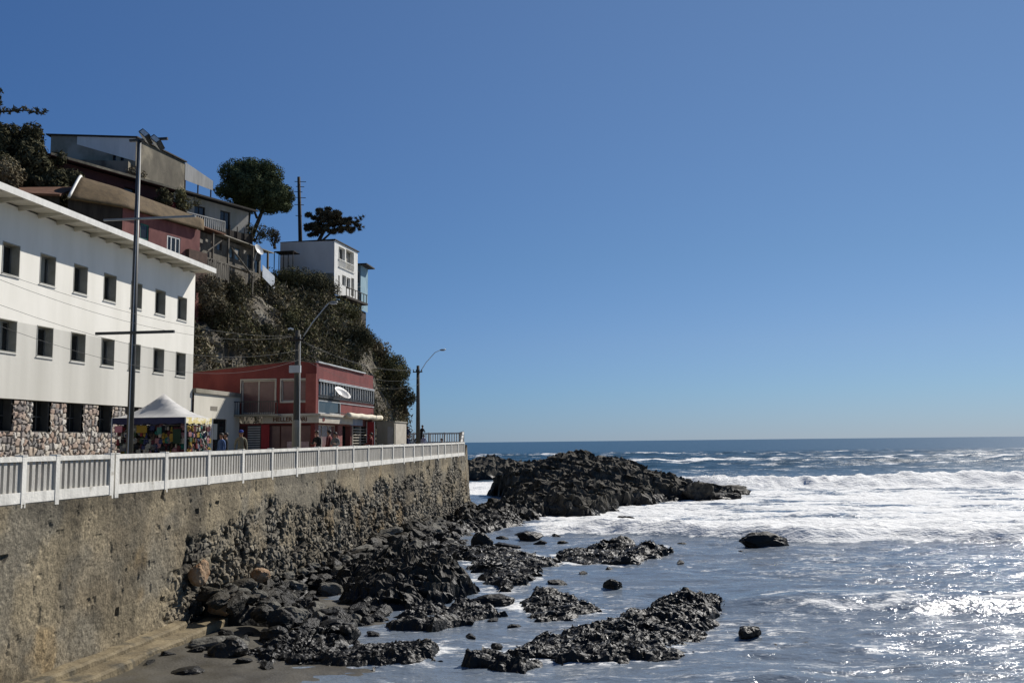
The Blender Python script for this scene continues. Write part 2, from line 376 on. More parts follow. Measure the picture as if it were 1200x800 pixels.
# ------------------------------------------------------------------ sea
cy_, sy_ = math.cos(YAW), math.sin(YAW)
def pq(x, y): return (x-EYE.x)*cy_+y*sy_, -(x-EYE.x)*sy_+y*cy_
def xy(p, q): return EYE.x+p*cy_-q*sy_, p*sy_+q*cy_
WASH = [[(2.4,50.5),(4.2,50),(6.2,51),(9.4,44.2),(8.9,40),(8.2,35.7),(6.9,37.2),(5.6,43.5),(4.2,47)], [(8.7,46),(10.4,51.3),(14.2,51.8),(14.1,46.3),(12.2,44),(10.8,43.8)], [(9.6,25.6),(11.6,24.8),(14.2,26.6),(15.3,30.5),(15.7,34.2),(14.6,34.6),(12.9,31.0),(11.3,28.0)], [(9.1,33.3),(9.9,35.2),(11.8,32.6),(11.4,30.3),(9.7,30.2)], [(.2,57.5),(2.5,58),(4.6,60.5),(5.8,67.5),(6.5,75),(3.4,77),(.3,77)], [(3.4,24.0),(6.6,23.7),(8.0,24.8),(7.7,26.8),(6.4,26.6),(4.6,25.8)]]
def sea_height(p, q):
    n = lambda a, b, s, o=3: fbm(np.c_[p*a, q*b], o, s)-.5
    big = n(.035, .05, 3)
    # far swell and whitecap chop
    far = sst(150, 210, q)
    H = np.zeros_like(p)
    z_sw = 1-sst(380, 590, q)
    Q4 = 203+22*big+np.abs(p)*.05; s4 = q-Q4
    sw = np.where(s4 < 0, np.exp(-(s4/15)**2), np.exp(-(s4/30)**2))*1.35*sst(-30, 30, p)
    Q5 = 318+40*n(.02, .02, 8); sw2 = np.exp(-((q-Q5)/20)**2)*1.1
    chop = (n(.11,.20,11,4)*1.5+n(.35,.6,12,3)*.5)*far*z_sw
    # main breaker
    Q1 = 110+9*n(.045, .02, 21)+3.5*n(.25,.05,22); s1 = q-Q1
    a1 = 1.55*sst(13, 24, p)*(.8+.9*n(.06,.05,23))
    br = a1*sst(-3.0, 2.5, s1)*np.exp(-np.maximum(s1-2.5, 0)/13)
    # inner bore
    Q2 = 53+4.5*n(.10,.05,31)+1.6*n(.5,.2,32)+6*(1-sst(2, 16, p)); s2 = q-Q2
    a2 = .70*sst(-2, 9, p)*(1+.8*n(.16,.1,33))
    bo = a2*sst(-1.3, .9, s2)*np.exp(-np.maximum(s2-.9, 0)/10)
    # little wave close in
    Q3 = 32.2+2.2*n(.12,.05,41)-.03*p; s3 = q-Q3
    a3 = .46*sst(5, 11, p)*(1+1.0*n(.2,.2,42))
    sm = a3*sst(-1.1, .8, s3)*np.exp(-np.maximum(s3-.8, 0)/2.6)
    Q6 = 41+3*n(.1,.05,45); sm2 = .16*np.exp(-((q-Q6)/1.5)**2)*sst(4, 14, p)
    calm = .70+.30*sst(-4, 10, p)
    rip = (n(.35,.95,51,3)*.28+n(1.0,2.6,52,3)*.11)*calm*(1-sst(120, 200, q)*.3)
    near_rough = sst(48, 60, q)*(1-far)
    lump = (n(.5,.9,61,4)*.5+n(1.6,2.6,62,3)*.22)*(near_rough*.55+1.5*sst(-3,1,s1)*(1-sst(3,14,s1))*sst(13,24,p)+ .8*sst(-1.5,.5,s2)*(1-sst(1,5,s2)))
    H = sw*z_sw+sw2*z_sw+chop+br+bo+sm+sm2+rip+lump
    # foam; near flecks and far band also stand in for sun sparkle
    st = fbm(np.c_[p*.16, q*.42], 5, 71); st2 = ridged(np.c_[p*.30+2.5*n(.2,.4,72), q*.85+2.5*n(.2,.4,73)], 4, 74); pat = fbm(np.c_[p*.05, q*.07], 3, 75)
    f_in = sst(-2.0, .2, s2)*(1-sst(-6, 0, s1))*sst(-1.5, 2.5, p)
    F = f_in*(.93+1.7*(st-.5)+1.0*(pat-.5))
    F = np.where((q > 78) & (q < 104), F-.30*sst(.46, .62, pat+.25*(st-.5))*sst(12,20,p), F)
    F = np.maximum(F, sst(-1.6, -.3, s2)*(1-sst(3, 9, s2))*sst(-1, 3, p)*(.96+.9*(st-.5)))
    F = np.maximum(F, sst(-4.5, -2.2, s1)*(1-sst(5, 15, s1))*sst(13, 21, p)*(1.08+.6*(st-.5)))
    F = np.maximum(F, sst(3, 10, s1)*(1-sst(24, 42, s1))*sst(13, 21, p)*(.48+1.4*(st-.5)))
    F = np.maximum(F, sst(98, 106, q)*(1-sst(132, 142, q))*sst(-8, -5, p)*(1-sst(1, 4, p))*(.95+1.2*(st-.5)))
    F = np.maximum(F, sst(66, 74, q)*(1-sst(90, 100, q))*sst(-6, -4, p)*(1-sst(0, 3, p))*(.25+1.2*(st-.5)))
    F = np.maximum(F, sst(-.7, .1, s3)*(1-sst(.8, 3.6, s3))*sst(5.5, 10, p)*(.34+1.6*(st2-.55)+1.5*(st-.5)))
    st3 = ridged(np.c_[p*.55+3*n(.35,.7,76), q*1.9+3*n(.35,.7,77)], 3, 78); F = np.maximum(F, (1-sst(-3, 0, s2))*(.20+.55*(st3-.56)+.40*(pat-.45)+.35*(st-.5))*(.75+.25*sst(-3, 4, p)))
    x_, y_ = xy(p, q)
    for poly in WASH:
        c_ = np.array(poly).mean(0); nr_ = np.hypot(x_-c_[0], y_-c_[1]) < 22
        if nr_.any():
            d_ = np.abs(poly_dist(x_[nr_], y_[nr_], poly, True)); F[nr_] = np.maximum(F[nr_], .62*np.exp(-(d_/.75)**2)+1.1*(st[nr_]-.53)+.5*(st3[nr_]-.55)-.12)
    rough4 = sst(-30, 30, p)
    F = np.maximum(F, sst(-6, 4, s4)*(1-sst(60, 90, s4))*rough4*(.84+2.6*(st-.5)+1.2*(pat-.5)))
    F = np.maximum(F, sst(-10, 5, q-Q5)*(1-sst(40, 80, q-Q5))*(.62+2.4*(st-.5)+1.0*(pat-.5)))
    F = np.maximum(F, sst(125, 150, q)*(.22+1.7*(st-.55)+.4*(pat-.5)))
    return H, np.clip(F, 0, 1.2)
def spaced(a, b, d0, k):
    r = [a]
    while r[-1] < b: r.append(r[-1]+max(d0, r[-1]*k))
    r[-1] = b; return np.array(r)
VV = []; FF = []; FO = []; DP = []
def sea_patch(P, Q, fade=None):
    pp, qq = np.meshgrid(P, Q, indexing='ij'); p = pp.ravel(); q = qq.ravel()
    H, F = sea_height(p, q)
    if fade is not None: k = 1-sst(fade[0], fade[1], q); H = H*k; F = F*(.25+.75*k)
    x, y = xy(p, q); off = sum(len(v) for v in VV)
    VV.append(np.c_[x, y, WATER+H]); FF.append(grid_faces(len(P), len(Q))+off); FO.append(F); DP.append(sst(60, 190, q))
sea_patch(np.r_[np.arange(-24, 40, .24), np.arange(40, 104, .42)], spaced(13, 165, .11, .0052))
sea_patch(np.r_[np.arange(-60, -24, 2.), np.arange(-24, 104, .9), np.arange(104, 330, 2.2)], spaced(165, 600, .8, .0045), (430, 600))
FARP = np.array([-40000,-9000,-2000,-300, 300, 2000, 9000, 40000.]); FARQ = np.array([600, 900, 1600, 3500, 9000, 20000, 42000.])
pp, qq = np.meshgrid(FARP, FARQ, indexing='ij'); x, y = xy(pp.ravel(), qq.ravel())
off = sum(len(v) for v in VV); VV.append(np.c_[x, y, np.full(x.shape, WATER)]); FF.append(grid_faces(len(FARP), len(FARQ))+off); FO.append(np.full(x.shape, .16)); DP.append(np.ones(x.shape))

def water_material():
    m = bpy.data.materials.new('sea_water'); m.use_nodes = True; nt = m.node_tree; n = nt.nodes; L = nt.links; b = n['Principled BSDF']
    tc = n.new('ShaderNodeTexCoord')
    rot = n.new('ShaderNodeMapping'); rot.inputs['Rotation'].default_value = (0, 0, -YAW); L.new(tc.outputs['Object'], rot.inputs[0])
    def noise(sc, det, stx=1., ro=.55):
        mp = n.new('ShaderNodeMapping'); mp.inputs['Scale'].default_value = (stx, 1, 1); L.new(rot.outputs[0], mp.inputs[0])
        z = n.new('ShaderNodeTexNoise'); z.inputs['Scale'].default_value = sc; z.inputs['Detail'].default_value = det; z.inputs['Roughness'].default_value = ro; L.new(mp.outputs[0], z.inputs['Vector']); return z
    af = n.new('ShaderNodeAttribute'); af.attribute_name = 'foam'
    ad = n.new('ShaderNodeAttribute'); ad.attribute_name = 'deep'
    # fine lacework of foam, its smallest flecks also painting glints
    nf = noise(4.6, 10, .5, .74)
    e = n.new('ShaderNodeMath'); e.operation = 'MULTIPLY_ADD'; L.new(nf.outputs[0], e.inputs[0]); e.inputs[1].default_value = 1.75; L.new(af.outputs['Fac'], e.inputs[2])
    mk = n.new('ShaderNodeMapRange'); mk.inputs[1].default_value = 1.31; mk.inputs[2].default_value = 1.62; mk.interpolation_type = 'SMOOTHSTEP'; L.new(e.outputs[0], mk.inputs[0])
    # water colour, brightened close in to stand in for sky reflection
    nc = noise(.12, 3, .4)
    cm = n.new('ShaderNodeMix'); cm.data_type = 'RGBA'; L.new(nc.outputs[0], cm.inputs[0]); cm.inputs[6].default_value = (.112,.162,.228,1); cm.inputs[7].default_value = (.168,.176,.182,1)
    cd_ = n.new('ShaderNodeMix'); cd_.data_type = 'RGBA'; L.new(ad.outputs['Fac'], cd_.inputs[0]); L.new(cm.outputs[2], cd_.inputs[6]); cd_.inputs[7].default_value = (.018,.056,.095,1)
    L.new(cd_.outputs[2], b.inputs['Base Color'])
    rs = n.new('ShaderNodeMapRange'); L.new(ad.outputs['Fac'], rs.inputs[0]); rs.inputs[3].default_value = .15; rs.inputs[4].default_value = .34; L.new(rs.outputs[0], b.inputs['Roughness'])
    sp = n.new('ShaderNodeMapRange'); L.new(ad.outputs['Fac'], sp.inputs[0]); sp.inputs[3].default_value = .30; sp.inputs[4].default_value = .14; L.new(sp.outputs[0], b.inputs['Specular IOR Level'])
    b.inputs["IOR"].default_value = 1.33
    n1 = noise(.9, 5, .45, .6); n2 = noise(4.5, 5, .55, .6)
    b1 = n.new('ShaderNodeBump'); b1.inputs['Strength'].default_value = 1; b1.inputs['Distance'].default_value = .24; L.new(n1.outputs[0], b1.inputs['Height'])
    b2 = n.new('ShaderNodeBump'); b2.inputs['Strength'].default_value = 1; b2.inputs['Distance'].default_value = .045; L.new(n2.outputs[0], b2.inputs['Height']); L.new(b1.outputs[0], b2.inputs['Normal'])
    L.new(b2.outputs[0], b.inputs['Normal'])
    fo = n.new('ShaderNodeBsdfPrincipled'); fo.inputs['Roughness'].default_value = .8; fo.inputs['Specular IOR Level'].default_value = .2
    nd = noise(1.3, 6, .5); cf = n.new('ShaderNodeMix'); cf.data_type = 'RGBA'; L.new(nd.outputs[0], cf.inputs[0]); cf.inputs[6].default_value = (.56,.56,.54,1); cf.inputs[7].default_value = (.86,.86,.84,1); L.new(cf.outputs[2], fo.inputs['Base Color'])
    nb = noise(3.5, 6, .6); bf = n.new('ShaderNodeBump'); bf.inputs['Strength'].default_value = .9; bf.inputs['Distance'].default_value = .22; L.new(nb.outputs[0], bf.inputs['Height']); L.new(bf.outputs[0], fo.inputs['Normal'])
    # thin wandering foam trails
    nl = noise(.75, 7, .30, .62); sb = n.new('ShaderNodeMath'); sb.operation = 'SUBTRACT'; L.new(nl.outputs[0], sb.inputs[0]); sb.inputs[1].default_value = .5
    ab = n.new('ShaderNodeMath'); ab.operation = 'ABSOLUTE'; L.new(sb.outputs[0], ab.inputs[0])
    tr = n.new('ShaderNodeMapRange'); tr.inputs[1].default_value = .004; tr.inputs[2].default_value = .026; tr.inputs[3].default_value = 1; tr.inputs[4].default_value = 0; L.new(ab.outputs[0], tr.inputs[0])
    nm = noise(.33, 4, .5); tm = n.new('ShaderNodeMapRange'); tm.inputs[1].default_value = .44; tm.inputs[2].default_value = .62; tm.inputs[4].default_value = .75; L.new(nm.outputs[0], tm.inputs[0])
    nk = noise(9, 4, .5, .7); tk = n.new('ShaderNodeMapRange'); tk.inputs[1].default_value = .42; tk.inputs[2].default_value = .60; L.new(nk.outputs[0], tk.inputs[0])
    p1 = n.new('ShaderNodeMath'); p1.operation = 'MULTIPLY'; L.new(tr.outputs[0], p1.inputs[0]); L.new(tm.outputs[0], p1.inputs[1])
    p2 = n.new('ShaderNodeMath'); p2.operation = 'MULTIPLY'; L.new(p1.outputs[0], p2.inputs[0]); L.new(tk.outputs[0], p2.inputs[1])
    dn = n.new('ShaderNodeMath'); dn.operation = 'SUBTRACT'; dn.inputs[0].default_value = 1; L.new(ad.outputs['Fac'], dn.inputs[1])
    p3 = n.new('ShaderNodeMath'); p3.operation = 'MULTIPLY'; L.new(p2.outputs[0], p3.inputs[0]); L.new(dn.outputs[0], p3.inputs[1])
    mk2 = n.new('ShaderNodeMath'); mk2.operation = 'MAXIMUM'; L.new(mk.outputs[0], mk2.inputs[0]); L.new(p3.outputs[0], mk2.inputs[1]); mk = mk2
    ms = n.new('ShaderNodeMixShader'); L.new(mk.outputs[0], ms.inputs[0]); L.new(b.outputs[0], ms.inputs[1]); L.new(fo.outputs[0], ms.inputs[2])
    L.new(ms.outputs[0], n['Material Output'].inputs['Surface'])
    return m
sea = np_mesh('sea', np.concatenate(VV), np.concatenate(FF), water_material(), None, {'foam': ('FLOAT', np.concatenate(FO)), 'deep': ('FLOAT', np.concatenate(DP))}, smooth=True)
tag(sea, kind='structure')

# ------------------------------------------------------------------ beach
gx, gy = np.meshgrid(np.arange(-.6, 16, .12), np.arange(10, 90, .16), indexing='ij'); x = gx.ravel(); y = gy.ravel()
def sand_z(x, y):
    x = np.asarray(x, float); y = np.asarray(y, float); P = np.c_[x, y]
    return -4.03-.050*np.maximum(x, 0)-.012*np.clip(y-24, 0, 30)+(fbm(P*.5, 4, 5)-.5)*.22+(fbm(P*2.2, 3, 6)-.5)*.05-.25*sst(7.5, 12, x)
beach = np_mesh('beach', np.c_[x, y, sand_z(x, y)], grid_faces(gx.shape[0], gx.shape[1]), sand_mat, smooth=True)
tag(beach, kind='structure')

# ------------------------------------------------------------------ sea wall
WY0, WY1 = 8.0, 71.9
END_PATH = [(-.12,71.9),(-.75,76.2),(-2.15,82.9),(-14,84.0)]
def rail_z(y): return .08+.0048*max(0, y-25)
def wall_shape(y, z):
    """outward relief and tint of the wall face"""
    P = np.c_[y, z]; n = lambda s, o, k: fbm(P*s, o, k)
    # plaster survives low at the near end and along the top, and is gone elsewhere
    edge = 26.3+1.0*(n(.9,4,81)-.5)*2
    bare = sst(-1.3, 1.3, y-edge)*sst(-.15, .35, -1.05-z+.02*(y-26)+1.5*(n(.45,4,82)-.5))
    bare *= 1-.9*sst(.60, .68, n(.22, 3, 83)+.10*sst(52, 60, y))*sst(34, 44, y)
    far = sst(50, 62, y)
    bare = np.clip(np.maximum(bare, .75*far*sst(.42, .52, n(.5, 3, 84))), 0, 1)*(1-.75*sst(.54,.66, n(1.1, 4, 110))*sst(-2.9,-2.2, z+1.2*(n(.5,3,111)-.5)))
    w1 = np.c_[y*3.9+1.7*(n(1.6,3,85)-.5), z*4.6+1.7*(n(1.6,3,86)-.5)]
    f1, f2, cid = cells(w1, 91); e = f2-f1
    stone = sst(.02, .30, e)*(.05+.05*cid)+.05*ridged(P*3.1, 4, 87)*sst(0,.2,e)+.04*(n(7,3,107)-.5)
    missing = (cid > .84)*.16*sst(.03, .2, e)+.10*sst(.38,.28, n(2.6,3,108))
    f1b, f2b, cidb = cells(np.c_[y*4.2, z*5.2], 95)
    pl = .10+.030*(n(1.6,4,88)-.5)*2+.010*(n(10,3,89)-.5)*2-.03*sst(.25,.18, n(3.1,3,90))
    pl = pl-.10*((cidb > .994) & (f2b-f1b > .16))
    off = pl*(1-bare)+(stone-.03-missing)*bare
    # tint
    grey = np.array([.175,.160,.132]); ochre = np.array([.225,.193,.140]); brown = np.array([.190,.160,.115])
    g = sst(.40, .60, n(.35,4,101)); o = sst(.46, .62, n(.55,5,102)+.12*sst(-2.2,-3.2,z)*(1-sst(27,29,y)))
    T = grey[None]*(1-g[:,None])+brown[None]*g[:,None]; T = T*(1-o[:,None])+ochre[None]*o[:,None]
    S = np.array([.175,.163,.142])[None]*(.45+1.2*cid[:,None]); mort = np.array([.060,.053,.042])
    k = sst(.02, .16, e)[:,None]; S = mort*(1-k)+S*k; S = np.where((cid > .84)[:,None], mort*.3, S); S = S*(1-.75*sst(.36,.28, n(2.6,3,108)))[:,None]  # hollows of missing stones blackened, their shade put into the tint
    dust = (.45*sst(.45,.7, n(.6,4,103)))[:,None]; S = S*(1-dust)+np.array([.17,.145,.105])*dust
    T = T*(1-bare[:,None])+S*bare[:,None]
    rust = .6*sst(.70,.80, n(.5,4,104)+.10*np.exp(-((y-50)/8)**2)*np.exp(-((z+2.6)/1)**2)+.06*np.exp(-((y-20)/3)**2)*sst(-1.5,-3,z))[:,None]
    T = T*(1-rust*.7)+np.array([.27,.185,.085])*rust*.7
    wet = sst(-3.2, -4.2, z+.5*(n(.8,3,105)-.5))[:,None]*sst(26,28,y)[:,None]; T = T*(1-.7*wet)
    T *= (.62+.76*n(7,4,106))[:,None]; T *= (1-.35*sst(.52,.66, fbm(np.c_[y*.9, z*.16], 4, 109)))[:,None]
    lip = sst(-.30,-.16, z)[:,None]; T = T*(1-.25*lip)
    return off, T*np.array([1.03,.99,.89])*(1-.30*sst(.50,.68, n(.8,5,120)))[:,None]
Yw = np.concatenate([np.arange(WY0, 45, .05), np.arange(45, WY1+.01, .075)]); Zw = np.arange(-5.0, .041, .05)
gy, gz = np.meshgrid(Yw, Zw, indexing='ij'); y = gy.ravel(); z = gz.ravel()
off_, T = wall_shape(y, z)
top_ = np.array([rail_z(v) for v in Yw])[:,None]+0*gz
zz = np.where(gz > -.001, top_-.02, gz).ravel()
bat = .055*np.maximum(0, -z)*sst(20, 60, y)+.16*sst(-3.0,-4.4,z)*sst(45,60,y)
wx = -.12+off_+bat
# the end is rounded off seawards-left
V = np.c_[wx, y, zz]; F = grid_faces(len(Yw), len(Zw))
# beyond the last post the wall bends back landwards
S_ = np.array([0.]+[math.dist(END_PATH[i], END_PATH[i+1]) for i in range(3)]).cumsum()
se = np.arange(0, S_[-1], .1); EP = np.array(END_PATH)
ge, gz2 = np.meshgrid(se, Zw, indexing='ij'); xe = ge.ravel(); ze = gz2.ravel()
px_ = np.interp(xe, S_, EP[:,0]); py_ = np.interp(xe, S_, EP[:,1])
dx_ = np.interp(xe+.6, S_, EP[:,0])-np.interp(xe-.6, S_, EP[:,0]); dy_ = np.interp(xe+.6, S_, EP[:,1])-np.interp(xe-.6, S_, EP[:,1]); ln_ = np.hypot(dx_, dy_); nx_, ny_ = dy_/ln_, -dx_/ln_
o2, T2 = wall_shape(xe+WY1, ze); be = .055*np.maximum(0,-ze)+.16*sst(-3.0,-4.4,ze)
top2 = np.interp(py_, [71.9,76.2,83], [rail_z(72)-.02, 1.1, 1.1]); zt = -5+(ze+5)/5.0*(top2+5)
V2 = np.c_[px_+nx_*(o2+be), py_+ny_*(o2+be), zt]
F2 = grid_faces(len(se), len(Zw))+len(V)
def wall_material():
    m = bpy.data.materials.new('sea_wall_masonry'); m.use_nodes = True; nt = m.node_tree; n = nt.nodes; L = nt.links; b = n['Principled BSDF']
    at = n.new('ShaderNodeAttribute'); at.attribute_name = 'tint'; tc = n.new('ShaderNodeTexCoord')
    nz = n.new('ShaderNodeTexNoise'); nz.inputs['Scale'].default_value = 14; nz.inputs['Detail'].default_value = 7; nz.inputs['Roughness'].default_value = .7; L.new(tc.outputs['Object'], nz.inputs['Vector'])
    cr = n.new('ShaderNodeValToRGB'); cr.color_ramp.elements[0].position = .33; cr.color_ramp.elements[0].color = (.55,.54,.52,1); cr.color_ramp.elements[1].position = .66; cr.color_ramp.elements[1].color = (1.55,1.53,1.48,1); L.new(nz.outputs[0], cr.inputs[0])
    mx = n.new('ShaderNodeMix'); mx.data_type = 'RGBA'; mx.blend_type = 'MULTIPLY'; mx.inputs[0].default_value = 1; L.new(at.outputs['Color'], mx.inputs[6]); L.new(cr.outputs[0], mx.inputs[7])
    L.new(mx.outputs[2], b.inputs['Base Color']); b.inputs['Roughness'].default_value = .85; b.inputs['Specular IOR Level'].default_value = .25
    nb = n.new('ShaderNodeTexNoise'); nb.inputs['Scale'].default_value = 9; nb.inputs['Detail'].default_value = 8; nb.inputs['Roughness'].default_value = .65; L.new(tc.outputs['Object'], nb.inputs['Vector'])
    bp = n.new('ShaderNodeBump'); bp.inputs['Strength'].default_value = .8; bp.inputs['Distance'].default_value = .06; L.new(nb.outputs[0], bp.inputs['Height']); L.new(bp.outputs[0], b.inputs['Normal'])
    return m
wall_t = thing('sea_wall', 'long weathered stone and plaster sea wall below the white railing', 'sea wall', (-.5, WY0, -5))
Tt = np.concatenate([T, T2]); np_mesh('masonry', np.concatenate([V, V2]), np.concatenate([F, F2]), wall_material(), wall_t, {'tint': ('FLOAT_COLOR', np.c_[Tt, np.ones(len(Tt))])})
m = MB()
def noisy_ledge(y0, y1, xa, xb, zt_, zb, seed):
    Y = np.arange(y0, y1+.01, .12); prof = [(xa-.2, zt_), (xa+.02, zt_), ((xa+xb)/2, zt_-.01), (xb-.05, zt_-.015), (xb, zt_-.07), (xb+.03, (zt_+zb)/2), (xb+.04, zb)]
    VX = []
    for i, yy in enumerate(Y):
        q = np.array([[px, yy, pz] for px, pz in prof]); d = (fbm(q*2.2, 4, seed)-.5)*.10; q[:,0] += d; q[:,2] += (fbm(q*1.9, 4, seed+5)-.5)*.09
        VX.append(q)
    return np.concatenate(VX), grid_faces(len(Y), len(prof))
A, B = noisy_ledge(9, 26.4, .0, .34, -3.74, -4.6, 3); A2, B2 = noisy_ledge(9, 28.3, .3, .86, -3.90, -4.7, 9)
# close the far ends with a few extra rows folding down
def cap(A, k, n_): 
    e = A[-k:].copy(); e[:,1] += .18; e[:,2] = np.minimum(e[:,2]-.12, -4.05); e2 = e.copy(); e2[:,1] += .05; e2[:,2] = -4.8
    return np.concatenate([A, e, e2]), grid_faces(n_+2, k)
A, B = cap(A, 7, len(A)//7); A2, B2 = cap(A2, 7, len(A2)//7)
foot_mat = M('footing_concrete', (.115,.092,.060), (.22,.18,.12), scale=1.6, bump=.7, bscale=11, c3=(.07,.062,.048), s3=1.4, t3=.6)
np_mesh('footing', np.concatenate([A, A2]), np.concatenate([B, B2+len(A)]), foot_mat, wall_t)

# ------------------------------------------------------------------ promenade
m = MB()
ys = list(range(-20, 100, 4))
for a, b in zip(ys, ys[1:]):
    za, zb = rail_z(a)-.05, rail_z(b)-.05
    x1 = -.13
    if b > 72: break
    m.quad((x1,a,za), (x1,b,zb), (-45,b,zb), (-45,a,za))
m.quad((-.13,68,rail_z(68)-.05), (-.13,71.85,rail_z(72)-.05), (-45,71.85,rail_z(72)-.05), (-45,68,rail_z(68)-.05))
tag(m.build('promenade', paving), kind='structure')
# raised lookout at the end of the promenade
t = thing('lookout_terrace', 'raised stone lookout terrace closing the far end of the promenade', 'terrace', (-4.5, 79, 0))
m = MB()
def rock_block(x0,x1,y0,y1,z0,z1): m.box(x0,x1,y0,y1,z0,z1)
m.prism([(-.95,76.25,1.0),(-2.3,82.7,1.0),(-14,83.4,1.0),(-14,76.25,1.0)], (0,0,.15)); m.box(-14,-.95,76.2,76.24,.2,1.14); m.build('base_wall', conc_brown, t)
m = MB()
for k in range(5): m.box(-3.4, -.95, 74.3+.38*k, 76.19, .32 if k == 0 else .3+.17*k, .3+.17*(k+1))
m.build('steps', concrete, t)
m = MB(); m.prism([(-.3,71.86,.1),(-.9,76.19,.1),(-14,76.19,.1),(-14,71.86,.1)], (0,0,.16)); m.build('landing', paving, t)

# ------------------------------------------------------------------ hill
FOOT = [(-24,5), (-17,30), (-16.5,50), (-14.2,62), (-11.0,72), (-8.6,80), (-8.2,85.5), (-9.5,92), (-16,100), (-30,108), (-90,122)]
PD = [-60,0,.8,2.2,4,6,8,11,15,20,28,40,70]; PZ = [-2,0,4.2,8.4,11.3,13.3,14.7,15.9,16.9,18.0,21.5,25.5,31]
HPOLY = FOOT+[(-90, 5)]
def hill_z(x, y):
    d = poly_dist(x, y, HPOLY, True); P = np.c_[x, y]
    d2 = d+(fbm(P*.16, 4, 201)-.5)*3.0*sst(0, 3, d)+(ridged(P*.5, 4, 202)-.5)*1.1*sst(.2,1.5,d)
    z = np.interp(d2, PD, PZ)
    return z+(fbm(P*.5, 4, 203)-.5)*1.2*sst(1, 5, d), d
gx, gy = np.meshgrid(np.arange(-78, -6.8, .3), np.arange(24, 116, .3), indexing='ij'); x = gx.ravel(); y = gy.ravel()
hz, hd = hill_z(x, y)
hz = np.where(hd < -.8, -1.5, hz)
V = np.c_[x+(fbm(np.c_[x, y, hz]*.6, 3, 204)-.5)*1.2*sst(0,1,hd), y+(fbm(np.c_[x, y, hz]*.6, 3, 205)-.5)*1.2*sst(0,1,hd), hz]
F = grid_faces(*gx.shape); keep = hd[F].max(1) > -.8
hill = np_mesh('hill', V, F[keep], cliff_mat, smooth=False); tag(hill, kind='structure')
# matted scrub on the cliff
rg = np.random.default_rng(4)
Fk = F[keep]; A_ = V[Fk[:,0]]; B_ = V[Fk[:,1]]; C_ = V[Fk[:,2]]; D_ = V[Fk[:,3]]
nv = np.cross(C_-A_, D_-B_); ar = np.linalg.norm(nv, axis=1)/2; nn = nv/(2*ar[:,None]+1e-9); nn *= np.sign(nn[:,2:3]+1e-9)
ctr = (A_+B_+C_+D_)/4
dens = sst(.40, .62, fbm(ctr*.35, 4, 210))*(.25+.75*sst(2, 9, ctr[:,2])); dens = np.maximum(dens, .06)
vis = (ctr[:,1] > 44) & (ctr[:,0] > -42)
wgt = ar*dens*vis; wgt /= wgt.sum()
def scrub_layer(n, per, size, mat, name, seed, long, up, spread):
    rg = np.random.default_rng(seed); i = rg.choice(len(ctr), n, p=wgt)
    a, b = rg.random(n)[:,None], rg.random(n)[:,None]
    P0 = (A_[i]*(1-a)+B_[i]*a)*(1-b)+(D_[i]*(1-a)+C_[i]*a)*b
    P = np.repeat(P0, per, 0)+rg.normal(size=(n*per,3))*spread+np.repeat(nn[i], per, 0)*rg.uniform(0,.55,(n*per,1))
    sh = np.repeat(rg.uniform(.5, 1.35, n), per)
    o = leaf_mesh(name, P, size, mat, None, seed, up=up, shade=sh, long=long)
    tag(o, kind='stuff')
    return o
tag(scrub_layer(8500, 22, .105, leaf_olive, 'scrub', 21, 1.7, .2, .24), 'low olive green scrub matted over the cliff face', 'scrub')
tag(scrub_layer(6500, 16, .12, leaf_dry, 'dry_brush', 22, 3.6, .0, .30), 'dry grey brown twiggy brush on the cliff', 'brush')
tag(scrub_layer(6000, 18, .11, leaf_dark, 'dark_undergrowth', 23, 1.6, .1, .28), 'dark undergrowth in the hollows of the cliff', 'undergrowth')
# ------------------------------------------------------------------ railing
rail = thing('promenade_railing', 'white concrete balustrade railing along the top of the sea wall', 'railing', (-.12, 20, 0))
POSTS = [9.95, 12.5, 15.0, 17.6, 19.31, 20.52, 22.80, 23.04, 25.62, 28.32, 30.9, 33.48, 36.01, 38.51, 40.94, 43.41, 45.9, 48.35, 50.6, 53.0, 55.4, 57.7, 59.95, 62.2, 64.4, 66.7, 69.2, 71.7]
XR = -.10
def sl(y): return rail_z(y)
for k, yp in enumerate(POSTS):
    m = MB(); z = sl(yp); w_ = .085 if 22 < yp < 23.2 else .075
    m.box(XR-.09, XR+.085, yp-w_, yp+w_, z-.10, z+1.02); m.box(XR-.10, XR+.095, yp-w_-.012, yp+w_+.012, z+1.02, z+1.045)
    m.build('post', rail_paint, rail)
nb = 0; rest = MB()
def slab(m, y0, y1, x0, x1, za, zb):
    z0, z1 = sl(y0), sl(y1)
    V = [(x0,y0,z0+za),(x1,y0,z0+za),(x1,y0,z0+zb),(x0,y0,z0+zb),(x0,y1,z1+za),(x1,y1,z1+za),(x1,y1,z1+zb),(x0,y1,z1+zb)]
    m.add(V, [(0,1,2,3),(4,5,6,7),(0,1,5,4),(1,2,6,5),(2,3,7,6),(3,0,4,7)])
for a, b in zip(POSTS, POSTS[1:]):
    if b-a < .5: continue
    y0, y1 = a+.076, b-.076
    m = MB(); slab(m, y0, y1, XR-.08, XR+.078, .90, 1.012); m.build('top_rail', rail_paint, rail)
    m = MB(); slab(m, y0, y1, XR-.07, XR+.072, .0, .235); m.build('bottom_rail', rail_paint, rail)
    n_ = max(3, int(round((y1-y0)/.205)))
    for i in range(n_):
        yc = y0+(i+.5)*(y1-y0)/n_
        if a >= 17 and nb < 99:
            mm = MB(); slab(mm, yc-.054, yc+.054, XR-.035, XR+.03, .2355, .8995); mm.build('baluster', baluster_paint, rail); nb += 1
        else: slab(rest, yc-.054, yc+.054, XR-.035, XR+.03, .2355, .8995)
tag(rest.build('balusters', baluster_paint, rail), kind='stuff')

